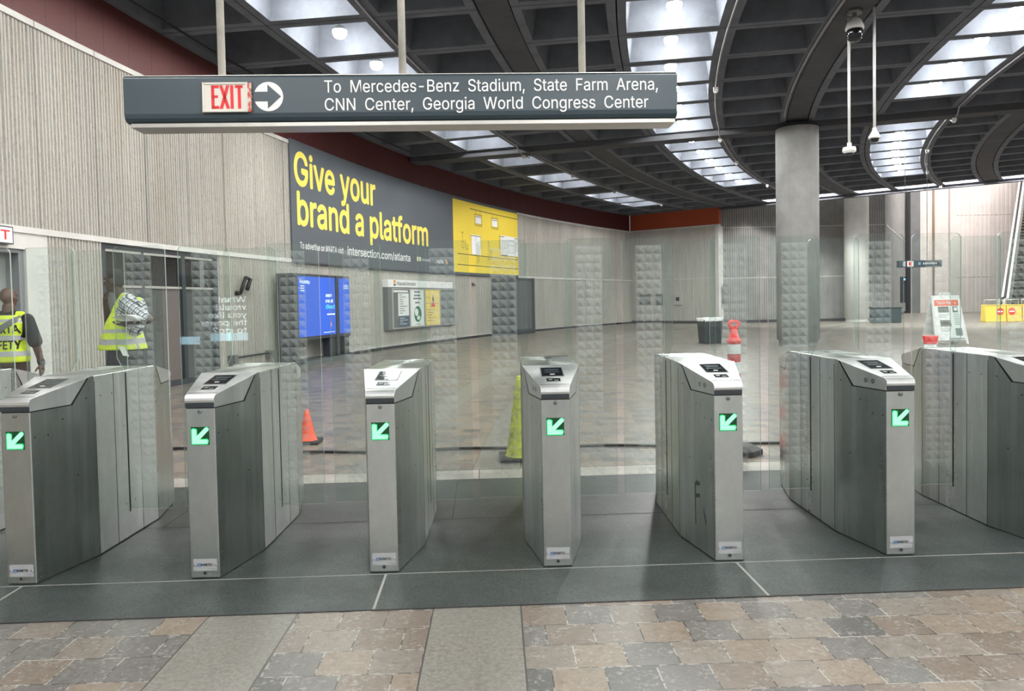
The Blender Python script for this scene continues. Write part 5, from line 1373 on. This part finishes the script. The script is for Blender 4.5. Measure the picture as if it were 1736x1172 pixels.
for k in range(4):
    q = MB(); g_ = 8; vs = []
    for i in range(g_ + 1):
        for j in range(g_ + 1):
            vs.append((-.41 + .015*k + .23*i/g_, .31 + .008*k + .17*j/g_, 1.247 + .012*k + .022*(1 - (2*i/g_ - 1)**2)*k/3 + rr.uniform(0, .003)))
    q.raw(vs, [(i*(g_+1)+j, (i+1)*(g_+1)+j, (i+1)*(g_+1)+j+1, i*(g_+1)+j+1) for i in range(g_) for j in range(g_)], 0, True)
    o = q.build('paper', MT['white'], pp); sol = o.modifiers.new('s', 'SOLIDIFY'); sol.thickness = .006

# ---- the bald person at the left edge, seen from behind
SK2 = skin('brown_skin', (.10,.050,.033))
T = thing('person', 'bald person seen from behind in hi-vis safety vest at left photo edge', 'person', (-5.84, 8.7, 0), PI/2 + .12)
b = MB(); hc = Vector((.02, 0, 1.52)); P = head(b, hc, (1, -.25, 0), .05)
chain(b, [(0, 0, 1.30), (.01, 0, 1.41)], [.068, .066])
loft(b, torso_rings(.76, 1.31, 0, .0, .175, .12))
shl, shr = Vector((0, .20, 1.26)), Vector((0, -.20, 1.26)); ell, elr = Vector((.02, .27, .98)), Vector((-.03, -.30, .985)); wrl, wrr = Vector((.1, .28, .74)), Vector((.03, -.325, .745))
for a_, e_, w_ in ((shl, ell, wrl), (shr, elr, wrr)):
    chain(b, [a_, e_], [.060, .048]); chain(b, [e_, w_], [.048, .032])
hand(b, wrl, (.1, 0, -1), (.2, -1, 0), 1.0, .45); hand(b, wrr, (.05, .02, -1), (.2, 1, 0), 1.05, .45)
for s_ in (1, -1):
    chain(b, [(0, s_*.09, .80), (.02, s_*.10, .44), (-.02, s_*.11, .09)], [.092, .062, .042]); chain(b, [(-.02, s_*.11, .055), (.14, s_*.13, .035)], [.042, .032])
fuse(b, 'body', SK2, T, .0065, 2); face_parts(P, T)
q = MB(); loft(q, torso_rings(.76, 1.325, 0, 0, .185, .132)); chain(q, [(0, -.05, 1.30), (0, .05, 1.30)], [.08, .08])
for a_, e_ in ((shl, ell), (shr, elr)): chain(q, [a_, a_ + (e_ - a_)*.92], [.078, .076])
fuse(q, 'shirt', plain('black_shirt', (.010,.012,.014), .8), T, .010, 2)
q = MB(); loft(q, [((0, 0, .775), .150, .205), ((0, 0, .86), .155, .208)] + torso_rings(.9, 1.32, 0, 0, .197, .15)[1:]); chain(q, [(0, .14, 1.31), (0, -.14, 1.31)], [.055, .055])
vest = fuse(q, 'safety_vest', hivis('hivis_back', [(.845, .905), (1.03, 1.085), (1.24, 1.275)], []), T, .009, 2)
bvh = BVHTree.FromPolygons([v.co.copy() for v in vest.data.vertices], [tuple(p.vertices) for p in vest.data.polygons])
def onback(y, z, off=.004):
    h_ = bvh.ray_cast(Vector((-1.0, y, z)), Vector((1, 0, 0)))
    return (h_[0] - Vector((off, 0, 0))) if h_[0] else Vector((-.15, y, z))
q = MB(); q.text('MARTA', .125, lambda x, y: onback(-x, 1.115 + y), 0, 'CENTER', bold=.03, width=.33); q.text('SAFETY', .13, lambda x, y: onback(-x, .932 + y), 0, 'CENTER', bold=.03, width=.34)
part_label(q.build('lettering', MT['black'], vest, merge=False), 'black lettering across the back')
q = MB(); st = [onback(-.17 + .034*k, 1.29 - .023*k, .006) for k in range(11)]
for k in range(10):
    u_ = Vector((0, .012, .03)); q.face([st[k] - u_, st[k+1] - u_, st[k+1] + u_, st[k] + u_])
o = q.build('shoulder_strap', plain('strap_grey', (.16,.17,.17), .7), T); sol = o.modifiers.new('s', 'SOLIDIFY'); sol.thickness = .004; sol.offset = 0
q = MB()
for s_ in (1, -1): chain(q, [(0, s_*.085, .80), (.02, s_*.10, .44), (-.02, s_*.11, .06)], [.115, .085, .080])
ellip(q, (0, 0, .78), .14, .185, .11); fuse(q, 'trousers', plain('brown_trousers', (.06,.045,.035), .8), T, .012, 2)
for s_ in (1, -1):
    q = MB(); chain(q, [(-.06, s_*.11, .045), (.16, s_*.135, .04)], [.052, .045]); fuse(q, 'shoe', MT['black'], T, .01, 2)
q = MB(); d_ = (wrr - elr).normalized(); chain(q, [wrr - d_*.035, wrr - d_*.005], [.041, .040]); fuse(q, 'wristband', MT['black'], T, .006, 1)
